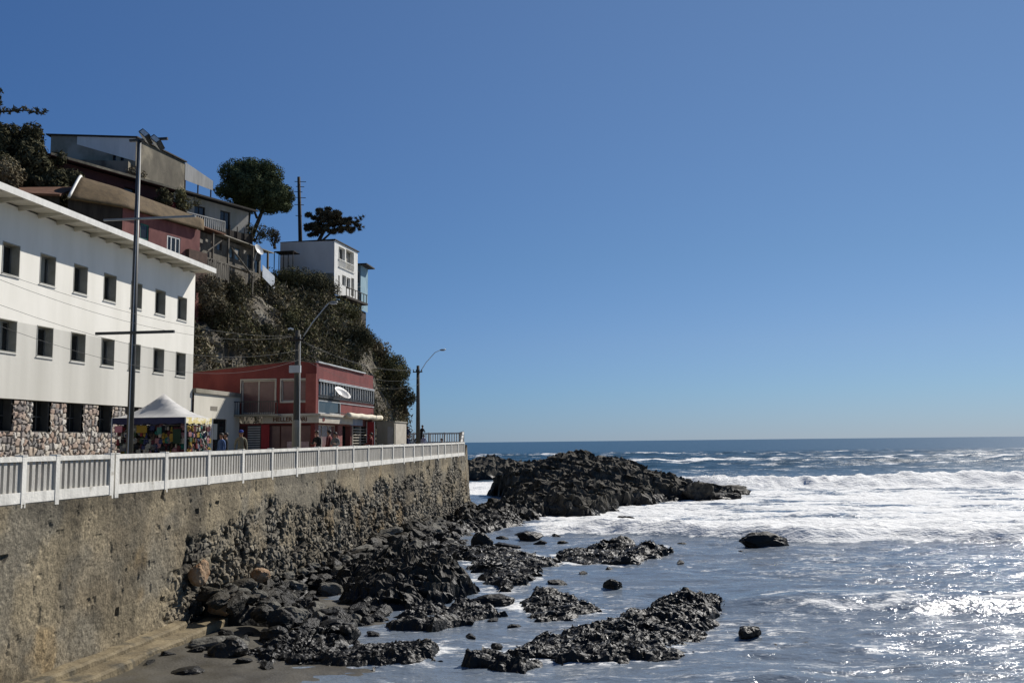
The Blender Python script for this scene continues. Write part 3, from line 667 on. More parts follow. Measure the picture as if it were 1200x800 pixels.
# railing of the raised lookout, turning back towards the land
lr = thing('lookout_railing', 'pale railing round the raised lookout at the far end, higher than the promenade railing', 'railing', (-4, 80, 1.15))
def rail_line(P, par, npost, h=1.0, solid=False):
    for (a, b), n_ in zip(zip(P, P[1:]), npost):
        a = Vector(a); b = Vector(b); d = b-a; Ln = math.hypot(d.x, d.y); u = (d.x/Ln, d.y/Ln); n = (-u[1], u[0])
        for i in range(n_+1):
            c = a+d*(i/n_); m = MB(); m.obox((c.x, c.y), u, n, -.07,.07,-.07,.07, c.z-.1, c.z+h+.03); m.build('post', rail_paint, par)
        for za, zb, hw in ((h-.13, h, .06), (0, .24, .05)):
            m = MB(); ux, uy = n[0]*hw, n[1]*hw
            m.add([(a.x-ux,a.y-uy,a.z+za),(a.x+ux,a.y+uy,a.z+za),(a.x+ux,a.y+uy,a.z+zb),(a.x-ux,a.y-uy,a.z+zb),(b.x-ux,b.y-uy,b.z+za),(b.x+ux,b.y+uy,b.z+za),(b.x+ux,b.y+uy,b.z+zb),(b.x-ux,b.y-uy,b.z+zb)], [(0,1,2,3),(4,5,6,7),(0,1,5,4),(1,2,6,5),(2,3,7,6),(3,0,4,7)])
            m.build('top_rail' if za > .5 else 'bottom_rail', rail_paint, par)
        m = MB(); k = int(Ln/.21)
        for i in range(k):
            c = a+d*((i+.5)/k); m.obox((c.x, c.y), u, n, -.035,.035,-.03,.03, c.z+.24, c.z+h-.13)
        m.build('baluster_panel', baluster_paint, par)
rail_line([(-.32, 71.95, .30), (-.98, 76.25, 1.15), (-2.45, 82.6, 1.15), (-9.5, 82.7, 1.15)], lr, [3, 3, 5], 1.02)

# ------------------------------------------------------------------ rocks
def ico(sub):
    bm = bmesh.new(); bmesh.ops.create_icosphere(bm, subdivisions=sub, radius=1); bm.verts.ensure_lookup_table()
    V = np.array([v.co[:] for v in bm.verts]); F = np.array([[v.index for v in fc.verts] for fc in bm.faces]); bm.free(); return V, F
ICO = {k: ico(k) for k in (3,4,5)}
def rock_shape(seed, sub=4, cuts=9, rough=.14):
    V, F = ICO[sub]; V = V.copy(); rg = np.random.default_rng(seed)
    for _ in range(cuts):
        n = rg.normal(size=3); n /= np.linalg.norm(n); d = rg.uniform(.50, .86)
        V -= np.maximum(0, V@n-d)[:,None]*n*.93
    o = rg.uniform(0, 50, 3)
    V *= (1+(fbm(V*1.3+o, 3, seed)-.5)*.55+(ridged(V*2.6+o, 4, seed+3)-.55)*rough*1.6+(fbm(V*8+o, 2, seed+5)-.5)*rough*.45)[:,None]
    return V, F
def boulder(name, label, pos, size, mat, seed, rot=0, sub=4, cat='rock', group=None, tilt=0, rough=.14):
    V, F = rock_shape(seed, sub, rough=rough); V = V*np.array(size)
    if tilt: c, s = math.cos(tilt), math.sin(tilt); V = V@np.array([[c,0,s],[0,1,0],[-s,0,c]]).T
    c, s = math.cos(rot), math.sin(rot); V = V@np.array([[c,-s,0],[s,c,0],[0,0,1]]).T
    o = np_mesh(name, V+np.array(pos), F, mat, None, loc=(pos[0], pos[1], pos[2]-size[2]*.6))
    return tag(o, label, cat, group)
def blades(name, pts, nrm, size, par, seed):
    C = pts; o = leaf_mesh(name, C, size, shell, par, seed, up=1.1, long=2.6, N=nrm*1.1); tag(o, kind='stuff'); return o
def outcrop(name, label, poly, peaks, res=.14, seed=1, mat=None, base=WATER-.75, lump=.8, lsc=.55, strata=.0, edge=1.2, kelp=60, kelp_size=0.081, cat='rock outcrop', kelp_max=9., crag=.35, hmin=.0, dip=(.25,.1), grow=None):
    grow = (.75*edge if kelp else .15*edge) if grow is None else grow
    P = np.array(poly); x0, y0 = P.min(0)-1.2; x1, y1 = P.max(0)+1.2
    gx, gy = np.meshgrid(np.arange(x0, x1, res), np.arange(y0, y1, res), indexing='ij'); x = gx.ravel(); y = gy.ravel(); Q = np.c_[x, y]
    d = poly_dist(x, y, poly, True)+grow+(fbm(Q*.45, 4, seed)-.5)*edge*2.6+(ridged(Q*1.2, 3, seed+1)-.55)*edge*1.3
    k = sst(-.35*edge, 1.55*edge, d); h = np.full(x.shape, hmin)
    wx = x+(fbm(Q*.35, 3, seed+2)-.5)*3; wy = y+(fbm(Q*.35, 3, seed+3)-.5)*3
    for px, py, ph, pr in peaks:
        h = np.maximum(h, ph*np.clip(1-(np.hypot(wx-px, (wy-py))/pr)**1.35, 0, 1)**.75)
    rid = ridged(np.c_[Q*lsc, 0*x], 5, seed+4, .55); med = fbm(Q*lsc*3.1, 4, seed+6)-.5
    amp = lump*(.3+.7*sst(.0, 1.6, h+.3))
    fine = ridged(Q*lsc*5.5+3.3, 3, seed+7)-.55; H = h+(rid-.52)*amp*1.2+med*amp*.9+fine*amp*.50
    cb1, cb2, cbi = cells(np.c_[(x+.35*y)*lsc*2.0+1.1*(fbm(Q*lsc*1.5, 3, seed+40)-.5), y*lsc*2.6+1.1*(fbm(Q*lsc*1.5, 3, seed+41)-.5)], seed+42); cs1, cs2, csi = cells(np.c_[x*lsc*5+1.0*(fbm(Q*lsc*4, 2, seed+43)-.5), y*lsc*5.5], seed+44)
    bk = .45 if mat is rock_big else 1.0
    H = H+(cbi-.5)*amp*.75*bk-(1-sst(0, .10, cb2-cb1))*amp*.40+(csi-.5)*amp*.30-(1-sst(0, .12, cs2-cs1))*amp*.14
    if strata:
        s = H+x*dip[0]+y*dip[1]+(fbm(Q*.5, 3, seed+8)-.5)*.5; fr = s/strata; fl = np.floor(fr); t = fr-fl; H = H+(np.where(t < .7, t*.35, .245+(t-.7)*2.517)-t)*strata*.85
    z = base+(0-base+WATER+H)*k
    V = np.c_[x+(fbm(np.c_[x, y, z*2.2]*1.1, 3, seed+9)-.5)*crag*2.2*k, y+(fbm(np.c_[x, y, z*2.2]*1.1, 3, seed+10)-.5)*crag*2.2*k, z]
    F = grid_faces(*gx.shape); keep = z[F].max(1) > base+.08
    F = F[keep]; used = np.unique(F); mp = np.zeros(len(V), int); mp[used] = np.arange(len(used)); V = V[used]; F = mp[F]
    c = (P.mean(0)[0], P.mean(0)[1], base)
    o = np_mesh(name, V, F, mat or rock_dark, None, loc=c, smooth=False); tag(o, label, cat)
    if kelp:
        rg = np.random.default_rng(seed+20); vis = np.where((V[:,2] > WATER-.02) & (V[:,2] < WATER+kelp_max))[0]
        if len(vis):
            i = rg.choice(vis, kelp); pts = V[i]+rg.normal(size=(kelp,3))*np.array([.06,.06,.015])+np.array([0,0,.012])
            nr = np.tile([0,0,.8], (kelp,1)); blades('seaweed', pts, nr, kelp_size, o, seed+30)
    return o
outcrop('rock_shelf', 'jumbled low black rocks spread over the sand below the end of the footing', [(1.2,26.0),(2.6,28.2),(4.6,28.0),(5.7,26.4),(5.0,24.4),(3.4,23.3),(2.0,24.0)], [(2.6,26.6,.22,1.3),(4.2,26.9,.26,1.4),(3.6,24.8,.20,1.4),(5.0,25.6,.20,1.2)], res=.05, seed=441, grow=.05, lump=.40, lsc=1.7, edge=.55, kelp=180, kelp_size=.03, cat='rock shelf', crag=.2, base=WATER-.45, hmin=-.12)
outcrop('rock_shelf', 'low dark rocks awash between the black rock mass and the shelf', [(4.6,31.0),(6.4,32.4),(8.0,33.6),(8.6,32.8),(7.2,30.6),(5.4,29.6)], [(5.8,31.0,.40,1.3),(7.3,32.4,.36,1.3)], res=.06, seed=446, grow=.05, lump=.36, lsc=1.5, edge=.55, kelp=156, kelp_size=.04, cat='rock shelf', crag=.2)
outcrop('rock_shelf', 'small scatter of rocks awash just below the wide ragged reef', [(8.6,25.2),(9.9,25.8),(11.0,24.9),(10.4,23.9),(9.0,24.1)], [(9.3,24.9,.26,.9),(10.3,24.6,.24,.9)], res=.05, seed=451, lump=.30, lsc=1.7, edge=.4, kelp=90, kelp_size=.035, cat='rock shelf', crag=.15)
big = outcrop('rock_outcrop', 'large craggy dark rock headland standing in the surf', [(4.2,70),(9.6,70.5),(11.6,80),(16,89),(21,91),(22.8,97),(21,108),(14,112),(4,112),(-2.3,109),(-2.2,101),(1.5,92),(3.2,80)],
    [(6.0,99,4.45,9.5),(9.2,98,4.0,8),(2.2,100,2.7,7),(13.0,97,2.7,7),(16.6,97,1.3,6),(7.2,86,2.3,9),(8,76,1.6,7),(5.5,72,1.0,5),(20,96,1.2,4),(-.5,103,1.6,5)], res=.15, seed=311, mat=rock_big, lump=.85, lsc=.34, strata=.55, edge=1.0, crag=.5, dip=(.3,.12))
boulder('boulder', 'dark pointed rock at the seaward tip of the large headland, foam around it', (18.4, 91.8, -3.9), (1.5,1.3,1.5), rock_big, 401, .4, 5)
boulder('boulder', 'low flat dark rock just off the tip of the headland in the breaker', (21.2, 92.5, -4.2), (1.7,1.1,.55), rock_big, 402, .1, 5)
boulder('boulder', 'smaller low rock seaward of the headland, half under the white water', (22.6, 99, -4.0), (2.0,1.3,.8), rock_big, 403, .1, 5)
outcrop('rock_outcrop', 'dark rocks in the surf behind the end of the sea wall', [(-16,138),(-9,139),(-4,146),(2,152),(2,166),(-14,168),(-22,152)], [(-11,146,3.2,7),(-8,150,2.7,6),(-3,155,2.4,7),(1,160,1.8,5)], res=.36, seed=331, mat=rock_big, lump=1.1, lsc=.3, strata=.5, edge=1.3)
outcrop('rock_reef', 'low broken reef joining the foot of the sea wall to the big headland', [(.2,57.5),(2.5,58),(4.6,60.5),(5.8,67.5),(6.5,75),(3.4,77),(.3,77),(-.2,68)], [(1.0,68,1.0,6),(3.5,70,1.0,4),(4.8,72,1.3,4),(1.2,61,.5,4),(2.8,64,.6,4)], res=.13, seed=341, lump=.65, lsc=.75, edge=.9, kelp=412, kelp_size=0.093, cat='reef')
outcrop('rock_reef', 'long low reef covered in dark seaweed in the shallows below the wall end', [(2.4,50.5),(4.2,50),(6.2,51),(9.4,44.2),(8.9,40),(8.2,35.7),(6.9,37.2),(5.6,43.5),(4.2,47)], [(7.4,41,.30,4.2),(5.0,47.5,.28,3),(7.9,38,.26,3),(8.6,43,.24,3)], res=.09, seed=351, lump=.36, lsc=1.2, edge=.7, kelp=1744, kelp_size=0.058, cat='reef')
outcrop('rock_reef', 'seaweed covered reef with two round humps out in the quiet water', [(8.7,46),(10.4,51.3),(14.2,51.8),(14.1,46.3),(12.2,44),(10.8,43.8)], [(13.4,48,.62,2.0),(11.4,51,.55,1.6),(10.2,47,.26,2.6),(12.4,45.5,.25,2)], res=.09, seed=361, lump=.32, lsc=1.2, edge=.7, kelp=1009, kelp_size=0.058, cat='reef')
outcrop('rock_reef', 'wide ragged reef in front, rising to a crest on its seaward side', [(9.3,25.6),(11.6,24.6),(14.6,26.3),(15.5,30.5),(15.6,33.6),(14.2,34.0),(12.2,31.0),(10.6,28.0)], [(15.0,32.6,.36,1.7),(14.4,31.0,.34,2.2),(13.6,29.2,.26,2.6),(12.3,27.2,.20,2.6),(10.9,25.7,.12,1.8)], res=.065, seed=371, lump=.42, lsc=1.35, edge=.55, kelp=1927, kelp_size=0.043, cat='reef', crag=.22)
outcrop('rock_reef', 'small dark reef with a round hump between the wide reef and the shelf rocks', [(9.1,33.3),(9.9,35.2),(11.8,32.6),(11.4,30.3),(9.7,30.2)], [(9.7,33.9,.34,1.2),(10.6,32,.14,1.8)], res=.07, seed=381, lump=.32, lsc=1.3, edge=.45, kelp=596, kelp_size=0.046, cat='reef', crag=.2)
outcrop('rock_outcrop', 'large black undercut rock mass leaning against the rubble below the wall', [(2.4,32.6),(4.9,31.2),(7.1,33.3),(6.9,37.0),(5.5,42),(2.6,43.5),(1.2,38)], [(3.4,37.5,1.25,4.2),(5.2,36.2,1.15,3.2),(3.6,34.4,.95,2.8),(5.9,34.2,.75,2.4),(2.6,41,1.0,3.2)], res=.075, seed=391, grow=.15, lump=.55, lsc=.8, edge=.55, strata=.34, kelp=229, kelp_size=0.041, crag=.3, dip=(.1,.45))
outcrop('rock_shelf', 'low dark rock shelf lying in the wet sand at the water edge', [(3.4,24.0),(6.6,23.7),(8.0,24.8),(7.7,26.8),(6.4,26.6),(4.6,25.8)], [(6.9,25.2,.30,1.6),(5.6,24.9,.20,1.6),(4.3,24.6,.18,1.2)], res=.055, seed=411, lump=.32, lsc=1.5, edge=.4, kelp=412, kelp_size=0.035, cat='rock shelf', crag=.18)
outcrop('rock_shelf', 'thin spit of dark rock reaching out from the shelf toward the reef', [(5.6,28.4),(7.0,28.6),(8.9,31.4),(8.2,32.0),(6.6,30.2),(5.2,29.4)], [(8.2,31.2,.32,1.4),(7.0,29.5,.34,1.3),(6.0,29.0,.30,1.2)], res=.06, seed=421, lump=.26, lsc=1.6, edge=.35, kelp=321, kelp_size=0.038, cat='rock shelf', crag=.15)
for lab, pos, size, sd, mt in [
  ('black wedge shaped rock alone at the edge of the white foam', (19.6,51.9,-4.22), (1.45,.7,.62), 431, rock_dark),
  ('small round rock alone in the water above the wide reef', (12.2,36.9,-4.2), (.42,.32,.33), 432, rock_dark),
  ('small wet rock alone in the water seaward of the wide reef', (16.3,28.4,-4.25), (.40,.3,.26), 433, rock_dark),
  ('rounded grey rock washed by foam near the headland', (12.4,62.8,-4.05), (.95,.6,.55), 434, rock_dark),
  ('little rock beside the rounded grey rock in the foam', (13.6,62.4,-4.15), (.5,.36,.36), 435, rock_dark),
  ('square black rock standing in the channel by the reef', (4.6,51.6,-4.1), (.62,.5,.55), 436, rock_dark),
  ('flat dark rock in the channel between two reefs', (6.9,55.2,-4.2), (.8,.6,.36), 437, rock_dark),
  ('low twin humped rock in the channel by the long reef', (6.1,50.6,-4.25), (.9,.4,.3), 438, rock_dark),
  ('flat seaweed topped rock in shallow water left of the small reef', (8.0,33.4,-4.3), (1.0,.6,.30), 439, rock_dark),
  ('pale ochre squared block set upright at the broken plaster edge', (.22,27.3,-2.5), (.30,.30,.40), 467, rock_orange),
  ('rusty brown boulder lodged at the end of the footing', (.55,28.0,-3.55), (.42,.36,.34), 442, rock_orange),
  ('pale rusty stone in the rubble against the wall', (.62,31.0,-3.05), (.30,.26,.24), 443, rock_orange),
  ('light grey rounded boulder at the foot of the rubble bank', (2.25,28.9,-3.98), (.36,.32,.30), 444, rock_grey),
  ('black upright rock standing in the wet sand', (5.05,26.9,-4.05), (.30,.28,.30), 445, rock_dark),
  ('broad black rock at the edge of the sand patch', (2.9,26.3,-4.1), (.52,.4,.30), 446, rock_dark),
  ('flat grey slab rock at the bottom of the footing step', (1.9,25.0,-4.08), (.72,.5,.24), 447, rock_grey),
  ('angular dark boulder beside the flat grey slab', (2.55,24.2,-4.05), (.5,.4,.34), 448, rock_dark),
  ('dark slab sunk in the pale wet sand at the bottom', (2.3,22.5,-4.17), (.42,.3,.15), 449, rock_dark)]:
    boulder('boulder', lab, pos, size, mt, sd, [.12,.5,-.3,.25][sd % 4], 4)
# rubble bank: boulders along the wall
def bank_z(x, y):
    top = -3.1-.55*sst(27.5, 33, y)+.35*sst(40,48,y)-.25*sst(50, 58, y)
    return np.maximum(top-.33*np.maximum(x-.2, 0)-.02*np.maximum(x-1,0)**2, sand_z(x, y)-.05)
gx, gy = np.meshgrid(np.arange(.0, 5.4, .09), np.arange(27.4, 62, .09), indexing='ij'); x = gx.ravel(); y = gy.ravel()
bz = bank_z(x, y); ed = sst(0, 1.2, y-27.4)*sst(0, 1.5, 62-y)
V = np.c_[x, y, bz*ed+(1-ed)*-4.6-.16+(ridged(np.c_[x,y]*1.3, 4, 77)-.55)*.34]
tag(np_mesh('shingle', V, grid_faces(*gx.shape), rock_dark), 'dark broken stones packed between the boulders of the bank', 'stones', kind='stuff')
protos = []
rg = np.random.default_rng(99); cnt = 0
kinds = [('angular dark wet boulder in the rubble bank at the foot of the sea wall', rock_dark, 'dark boulders of the rubble bank'), ('dull grey angular boulder in the rubble bank at the foot of the sea wall', rock_grey, 'grey boulders of the rubble bank')]
spots = []
tries = 0
while len(spots) < 280 and tries < 9000:
    tries += 1
    yy = 27.3+33*rg.random()**1.5; xx = .15+4.6*rg.random()**1.15
    if yy > 44 and xx > 3.6: continue
    if 1.8 < xx and 32 < yy < 42.5: continue
    r = rg.uniform(.16, .44)*(1 if yy < 40 else 1.35)
    if any((xx-a)**2+(yy-b)**2 < (.62*(r+c))**2 for a, b, c in spots): continue
    spots.append((xx, yy, r))
for i, (xx, yy, r) in enumerate(spots):
    kd = 1 if rg.random() < .2 else 0
    key = (kd, i % 9)
    lab, mt, grp = kinds[kd]
    z = float(bank_z(np.array([xx]), np.array([yy]))[0])+r*.12
    pk = dict(protos).get(key)
    if pk is None:
        V, F = rock_shape(500+key[0]*20+key[1], 4, 10, .12); o = np_mesh('boulder', V*np.array([1, .8, .72]), F, mt); protos.append((key, o)); tag(o, lab, 'rock', grp)
    else: o = pk.copy(); col.objects.link(o)
    o.location = (xx, yy, z); s = r*rg.uniform(.85, 1.2); o.scale = (s*rg.uniform(.9,1.4), s, s*rg.uniform(.75,1.05)); o.rotation_euler = (rg.uniform(-.4,.4), rg.uniform(-.4,.4), rg.uniform(0,6.28))
# boulders strewn on the sand and in the shallows
spots = [(1.5,26.6,.22),(2.0,26.9,.16),(3.3,27.3,.24),(3.8,26.1,.2),(1.3,25.2,.25),(1.6,24.3,.2),(3.0,25.2,.3),(3.6,25.4,.22),(3.2,23.7,.2),(4.0,23.3,.22),(1.2,23.6,.16),(1.1,22.9,.14),(3.5,24.5,.26),(2.2,25.9,.24),
         (7.9,29.8,.2),(8.6,30.4,.16),(9.3,36.8,.22),(9.9,38.2,.3),(10.8,41,.24),(11.9,42.4,.2),(9.4,29.3,.2),(8.4,27.7,.18),(8.8,25.5,.22),(9.3,26.6,.2),(7.6,34.6,.2),(4.3,28.4,.26),(5.4,27.9,.2),(4.9,30.1,.28),(4.0,30.5,.3),(3.0,30.4,.26),(2.3,31.4,.3),
         (7.7,52.8,.3),(8.9,53.5,.26),(5.9,57.5,.3),(5.2,55.6,.28),(3.3,53,.3),(8.2,57,.26),(15.0,45,.2),(16.9,27.2,.12),(17.6,27.4,.14),(18.2,49.5,.14),(15.4,53,.2)]
for i, (xx, yy, r) in enumerate(spots):
    pk = dict(protos)[(0, i % 9)]; o = pk.copy(); col.objects.link(o)
    o['label'] = 'small dark wet rock strewn on the wet sand and in the shallows off the bank'; o['group'] = 'small rocks strewn in the shallows'
    zz_ = max(WATER-.02, float(sand_z(xx, yy))) if r < .3 else WATER
    o.location = (xx, yy, zz_+r*.08); o.scale = (r*1.35, r, r*.8); o.rotation_euler = (.2*math.sin(i), .2*math.cos(i*2), i*1.3)
# ------------------------------------------------------------------ long white building
U, N_ = (0, 1), (1, 0)
wb = thing('white_building', 'long white three storey building with wide eaves and a rubble stone ground floor', 'building', (-14, 33, 0))
XF = -9.6; WBY0, WBY1 = 12.0, 46.4
cols = [34.0+2.212*k for k in range(-9, 6)]
holes = []
for c in cols: holes += [(c-.5-WBY0, c+.5-WBY0, 7.6, 8.82), (c-.52-WBY0, c+.52-WBY0, 4.76, 5.98)]
m = MB(); holed_wall(m, (XF, WBY0), U, N_, WBY1-WBY0, 3.08, 10.25, holes, .38)
m.quad((XF,WBY1,3.08),(XF-14,WBY1,3.08),(XF-14,WBY1,10.25),(XF,WBY1,10.25)); m.quad((XF,WBY1,0),(XF-14,WBY1,0),(XF-14,WBY1,3.078),(XF,WBY1,3.078))
m.quad((XF-.35,WBY0,3.08),(XF-.35,WBY1,3.08),(XF,WBY1,3.08),(XF,WBY0,3.08))
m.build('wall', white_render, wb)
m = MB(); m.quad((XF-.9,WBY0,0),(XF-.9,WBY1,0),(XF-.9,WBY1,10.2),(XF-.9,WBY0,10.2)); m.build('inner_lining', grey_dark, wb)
rg = np.random.default_rng(31)
for c in cols:
    for (zb, zt_, hw) in ((7.6, 8.82, .5), (4.76, 5.98, .52)):
        if c < 28 : continue
        mm = MB(); a, b = c-hw-WBY0, c+hw-WBY0; o = (XF, WBY0)
        # reveal lined in grey, putting the shade of the jambs into the colour
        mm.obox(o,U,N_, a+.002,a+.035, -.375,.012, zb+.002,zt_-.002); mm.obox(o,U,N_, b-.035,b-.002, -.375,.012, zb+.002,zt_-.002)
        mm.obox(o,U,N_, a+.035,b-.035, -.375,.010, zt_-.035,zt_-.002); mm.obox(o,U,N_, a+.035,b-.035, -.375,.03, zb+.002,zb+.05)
        w_ = mm.build('window', reveal_shade_grey, wb)
        f_ = MB(); f_.obox(o,U,N_, a+.036,a+.09, -.37,-.32, zb+.05,zt_-.036); f_.obox(o,U,N_, b-.09,b-.036, -.37,-.32, zb+.05,zt_-.036); f_.obox(o,U,N_, (a+b)/2-.025,(a+b)/2+.025, -.368,-.315, zb+.05,zt_-.036)
        f_.obox(o,U,N_, a+.09,b-.09, -.369,-.322, zb+.05,zb+.10); f_.obox(o,U,N_, a+.09,b-.09, -.369,-.322, zt_-.09,zt_-.036); f_.build('frame', metal_grey, w_)
        g = MB(); g.obox(o,U,N_, a+.04,b-.04, -.36,-.35, zb+.06,zt_-.04); g.build('pane', glass_dark, w_)
        if rg.random() < .75:
            k = rg.uniform(.25,.6); q = MB(); a2 = a+.1+(b-a-.2)*rg.uniform(0,1-k); q.obox(o,U,N_, a2,a2+(b-a-.2)*k, -.349,-.345, zb+.08,zt_-.06); q.build('curtain', curtain, w_)
        s_ = MB(); s_.obox(o,U,N_, a-.03,b+.03, .0125,.045, zb-.035,zb); s_.build('sill', white_paint, w_)
# rubble stone storey: real cobbles in relief
Yg = np.arange(22, WBY1+.01, .055); Zg = np.arange(0, 3.06, .055)
gy, gz = np.meshgrid(Yg, Zg, indexing='ij'); y = gy.ravel(); z = gz.ravel()
f1, f2, cid = cells(np.c_[y*3.9+.6*(fbm(np.c_[y,z]*1.5,2,5)-.5), z*4.2+.6*(fbm(np.c_[y,z]*1.5,2,6)-.5)], 71, .8)
f2_, _, cid2 = cells(np.c_[y*3.9+.6*(fbm(np.c_[y,z]*1.5,2,5)-.5), z*4.2+.6*(fbm(np.c_[y,z]*1.5,2,6)-.5)], 71, .8)
e = sst(.01, .22, f2-f1); off_ = -.09+.075*e*(.7+.6*cid)
pal = np.array([[.33,.20,.13],[.40,.30,.21],[.22,.20,.185],[.44,.38,.30],[.16,.13,.12],[.30,.24,.20],[.36,.24,.17],[.48,.44,.38]])
T = pal[(cid*7.99).astype(int)]*(.75+.5*fbm(np.c_[y,z]*6,3,9))[:,None]; T = T*e[:,None]+np.array([.17,.15,.125])*(1-e[:,None])
T = (T*.62+.38*T.mean(1)[:,None]*np.array([1.08,1.0,.88]))*1.10
F = grid_faces(*gy.shape); V = np.c_[XF+off_, y, z]
cc = V[F].mean(1); keep = np.ones(len(F), bool); gh = []
for c in cols:
    gh.append((c-.55, c+.57)); keep &= ~((cc[:,1] > c-.55) & (cc[:,1] < c+.57) & (cc[:,2] > 1.86))
cob = bpy.data.materials.new('cobble_stone'); cob.use_nodes = True
_n = cob.node_tree.nodes; _a = _n.new('ShaderNodeAttribute'); _a.attribute_name = 'tint'; cob.node_tree.links.new(_a.outputs['Color'], _n['Principled BSDF'].inputs['Base Color']); _n['Principled BSDF'].inputs['Roughness'].default_value = .8
np_mesh('stone_storey', V, F[keep], cob, wb, {'tint': ('FLOAT_COLOR', np.c_[T, np.ones(len(T))])})
for c in cols:
    if c < 28: continue
    o = (XF-.12, WBY0); a, b = c-.56-WBY0, c+.58-WBY0; mm = MB()
    mm.obox(o,U,N_, b-.05,b, -.40,.02, 1.84,3.06); mm.obox(o,U,N_, a,a+.05, -.40,.02, 1.84,3.06); mm.obox(o,U,N_, a+.05,b-.05, -.40,.0, 1.84,1.90)
    for k in (.33,.66): mm.obox(o,U,N_, a+(b-a)*k-.02,a+(b-a)*k+.02, -.30,-.25, 1.90,3.06)
    mm.obox(o,U,N_, a+.05,b-.05, -.299,-.255, 2.45,2.49)
    w_ = mm.build('window', grey_dark, wb); g = MB(); g.obox(o,U,N_, a+.05,b-.05, -.34,-.305, 1.90,3.06); g.build('pane', glass_dark, w_)
m = MB(); V = [(-8.52,z_) for z_ in (10.29,10.45)]
m.add([(-8.55,WBY0,10.27),(-8.55,WBY1+.1,10.27),(-8.55,WBY1+.1,10.46),(-8.55,WBY0,10.46),(-24,WBY0,10.9),(-24,WBY1+.1,10.9),(-24,WBY1+.1,11.06),(-24,WBY0,11.06)], [(0,1,2,3),(4,5,6,7),(0,1,5,4),(1,2,6,5),(2,3,7,6),(3,0,4,7)])
rf = m.build('roof', soffit, wb)
m = MB(); m.box(-8.549,-8.50, WBY0, WBY1+.12, 10.24, 10.49); m.build('fascia', white_paint, rf)
for k in range(16):
    yk = 28.6+1.106*k+.5 if False else 27.4+1.9*k*.62+.0
    if yk > 46.2: break
    m = MB(); m.add([(-9.598,yk-.04,10.12),(-8.62,yk-.04,10.20),(-8.62,yk+.04,10.20),(-9.598,yk+.04,10.12),(-9.598,yk-.05,10.30),(-8.62,yk-.05,10.275),(-8.62,yk+.05,10.275),(-9.598,yk+.05,10.30)], [(0,1,2,3),(4,5,6,7),(0,1,5,4),(1,2,6,5),(2,3,7,6),(3,0,4,7)])
    m.build('rafter', soffit, rf)

# ------------------------------------------------------------------ low annex
an = thing('low_annex', 'low cream annex with a flat dark capped parapet between the white and the red buildings', 'building', (-11, 49.2, .1))
AX = -9.5; m = MB()
holed_wall(m, (AX, 46.402), U, N_, 5.65, 0, 4.02, [(2.25, 3.95, .12, 2.72), (1.9, 2.75, 3.15, 3.38)], .16)
m.quad((AX,46.402,4.02),(AX,52.05,4.02),(AX-6,52.05,4.02),(AX-6,46.402,4.02)); m.build('wall', cream, an)
m = MB(); m.box(AX-.3, AX+.10, 46.405, 52.04, 4.022, 4.24); m.build('parapet_cap', conc_grey, an)
window(an, (AX,46.402), U, N_, 2.25, 3.95, .12, 2.72, .12, wood_dark, glass_dark, 1, .10, 'door', 'pane', 1)
m = MB()
for k in range(4): m.obox((AX,46.402),U,N_, 1.905,2.745, -.12,.015-.0*k, 3.155+.056*k,3.155+.056*k+.035)
m.build('vent', conc_grey, an)
m = MB(); m.obox((AX,46.402),U,N_, 2.5,3.0, -.105,-.097, 1.6,2.45); m.build('curtain', canvas_cream, an)

# ------------------------------------------------------------------ red restaurant
rb = thing('red_restaurant', 'dark red two storey seafront restaurant with a balcony and a long glazed upper floor', 'building', (-8.5, 58, .1))
FY, SX, BY = 52.1, -5.0, 63.9
UF, NF = (1, 0), (0, -1)
# front, upper floor
m = MB()
holed_wall(m, (-13.0, FY), UF, NF, 8.0, 2.9, 5.35, [(3.55, 5.62, 3.05, 5.0), (5.98, 7.52, 3.74, 4.97)], .18)
m.add([(-13,FY,5.35),(-5,FY,5.35),(-5,FY,5.90),(-6.1,FY,6.05),(-13,FY,5.46)], [(0,1,2,3,4)])
m.build('upper_wall', maroon, rb)
m = MB()
holed_wall(m, (SX, FY), U, N_, BY-FY, 4.98, 5.95, [], .2)
m.obox((SX,FY),U,N_, .004,.34, -.3,.06, 2.905,5.9); m.build('side_wall', maroon, rb)
m = MB(); m.obox((-5.56,FY),UF,NF, 0,.62, .002,.06, 2.92,5.30); m.build('corner_pillar', red_pale, rb)
m = MB(); m.quad((-13,FY+.02,5.44),(-6.1,FY+.02,6.03),(-6.1,BY,6.05),(-13,BY,5.46)); m.quad((-6.1,FY+.02,6.03),(SX,FY+.02,5.90),(SX,BY,5.93),(-6.1,BY,6.05)); m.quad((-13,BY,0),(SX,BY,0),(SX,BY,5.9),(-13,BY,5.45)); rf = m.build('roof', roof_dark, rb)
m = MB(); m.box(SX-.06, SX+.12, FY+.2, BY-2.2, 5.952, 6.03); m.build('flashing', galv, rf)
m = MB(); m.add([(-13,FY-.05,5.465),(-6.1,FY-.05,6.055),(-5,FY-.05,5.905),(-5,FY-.05,5.96),(-6.1,FY-.05,6.11),(-13,FY-.05,5.52)], [(0,1,4,5),(1,2,3,4)]); m.build('coping', conc_brown, rf)
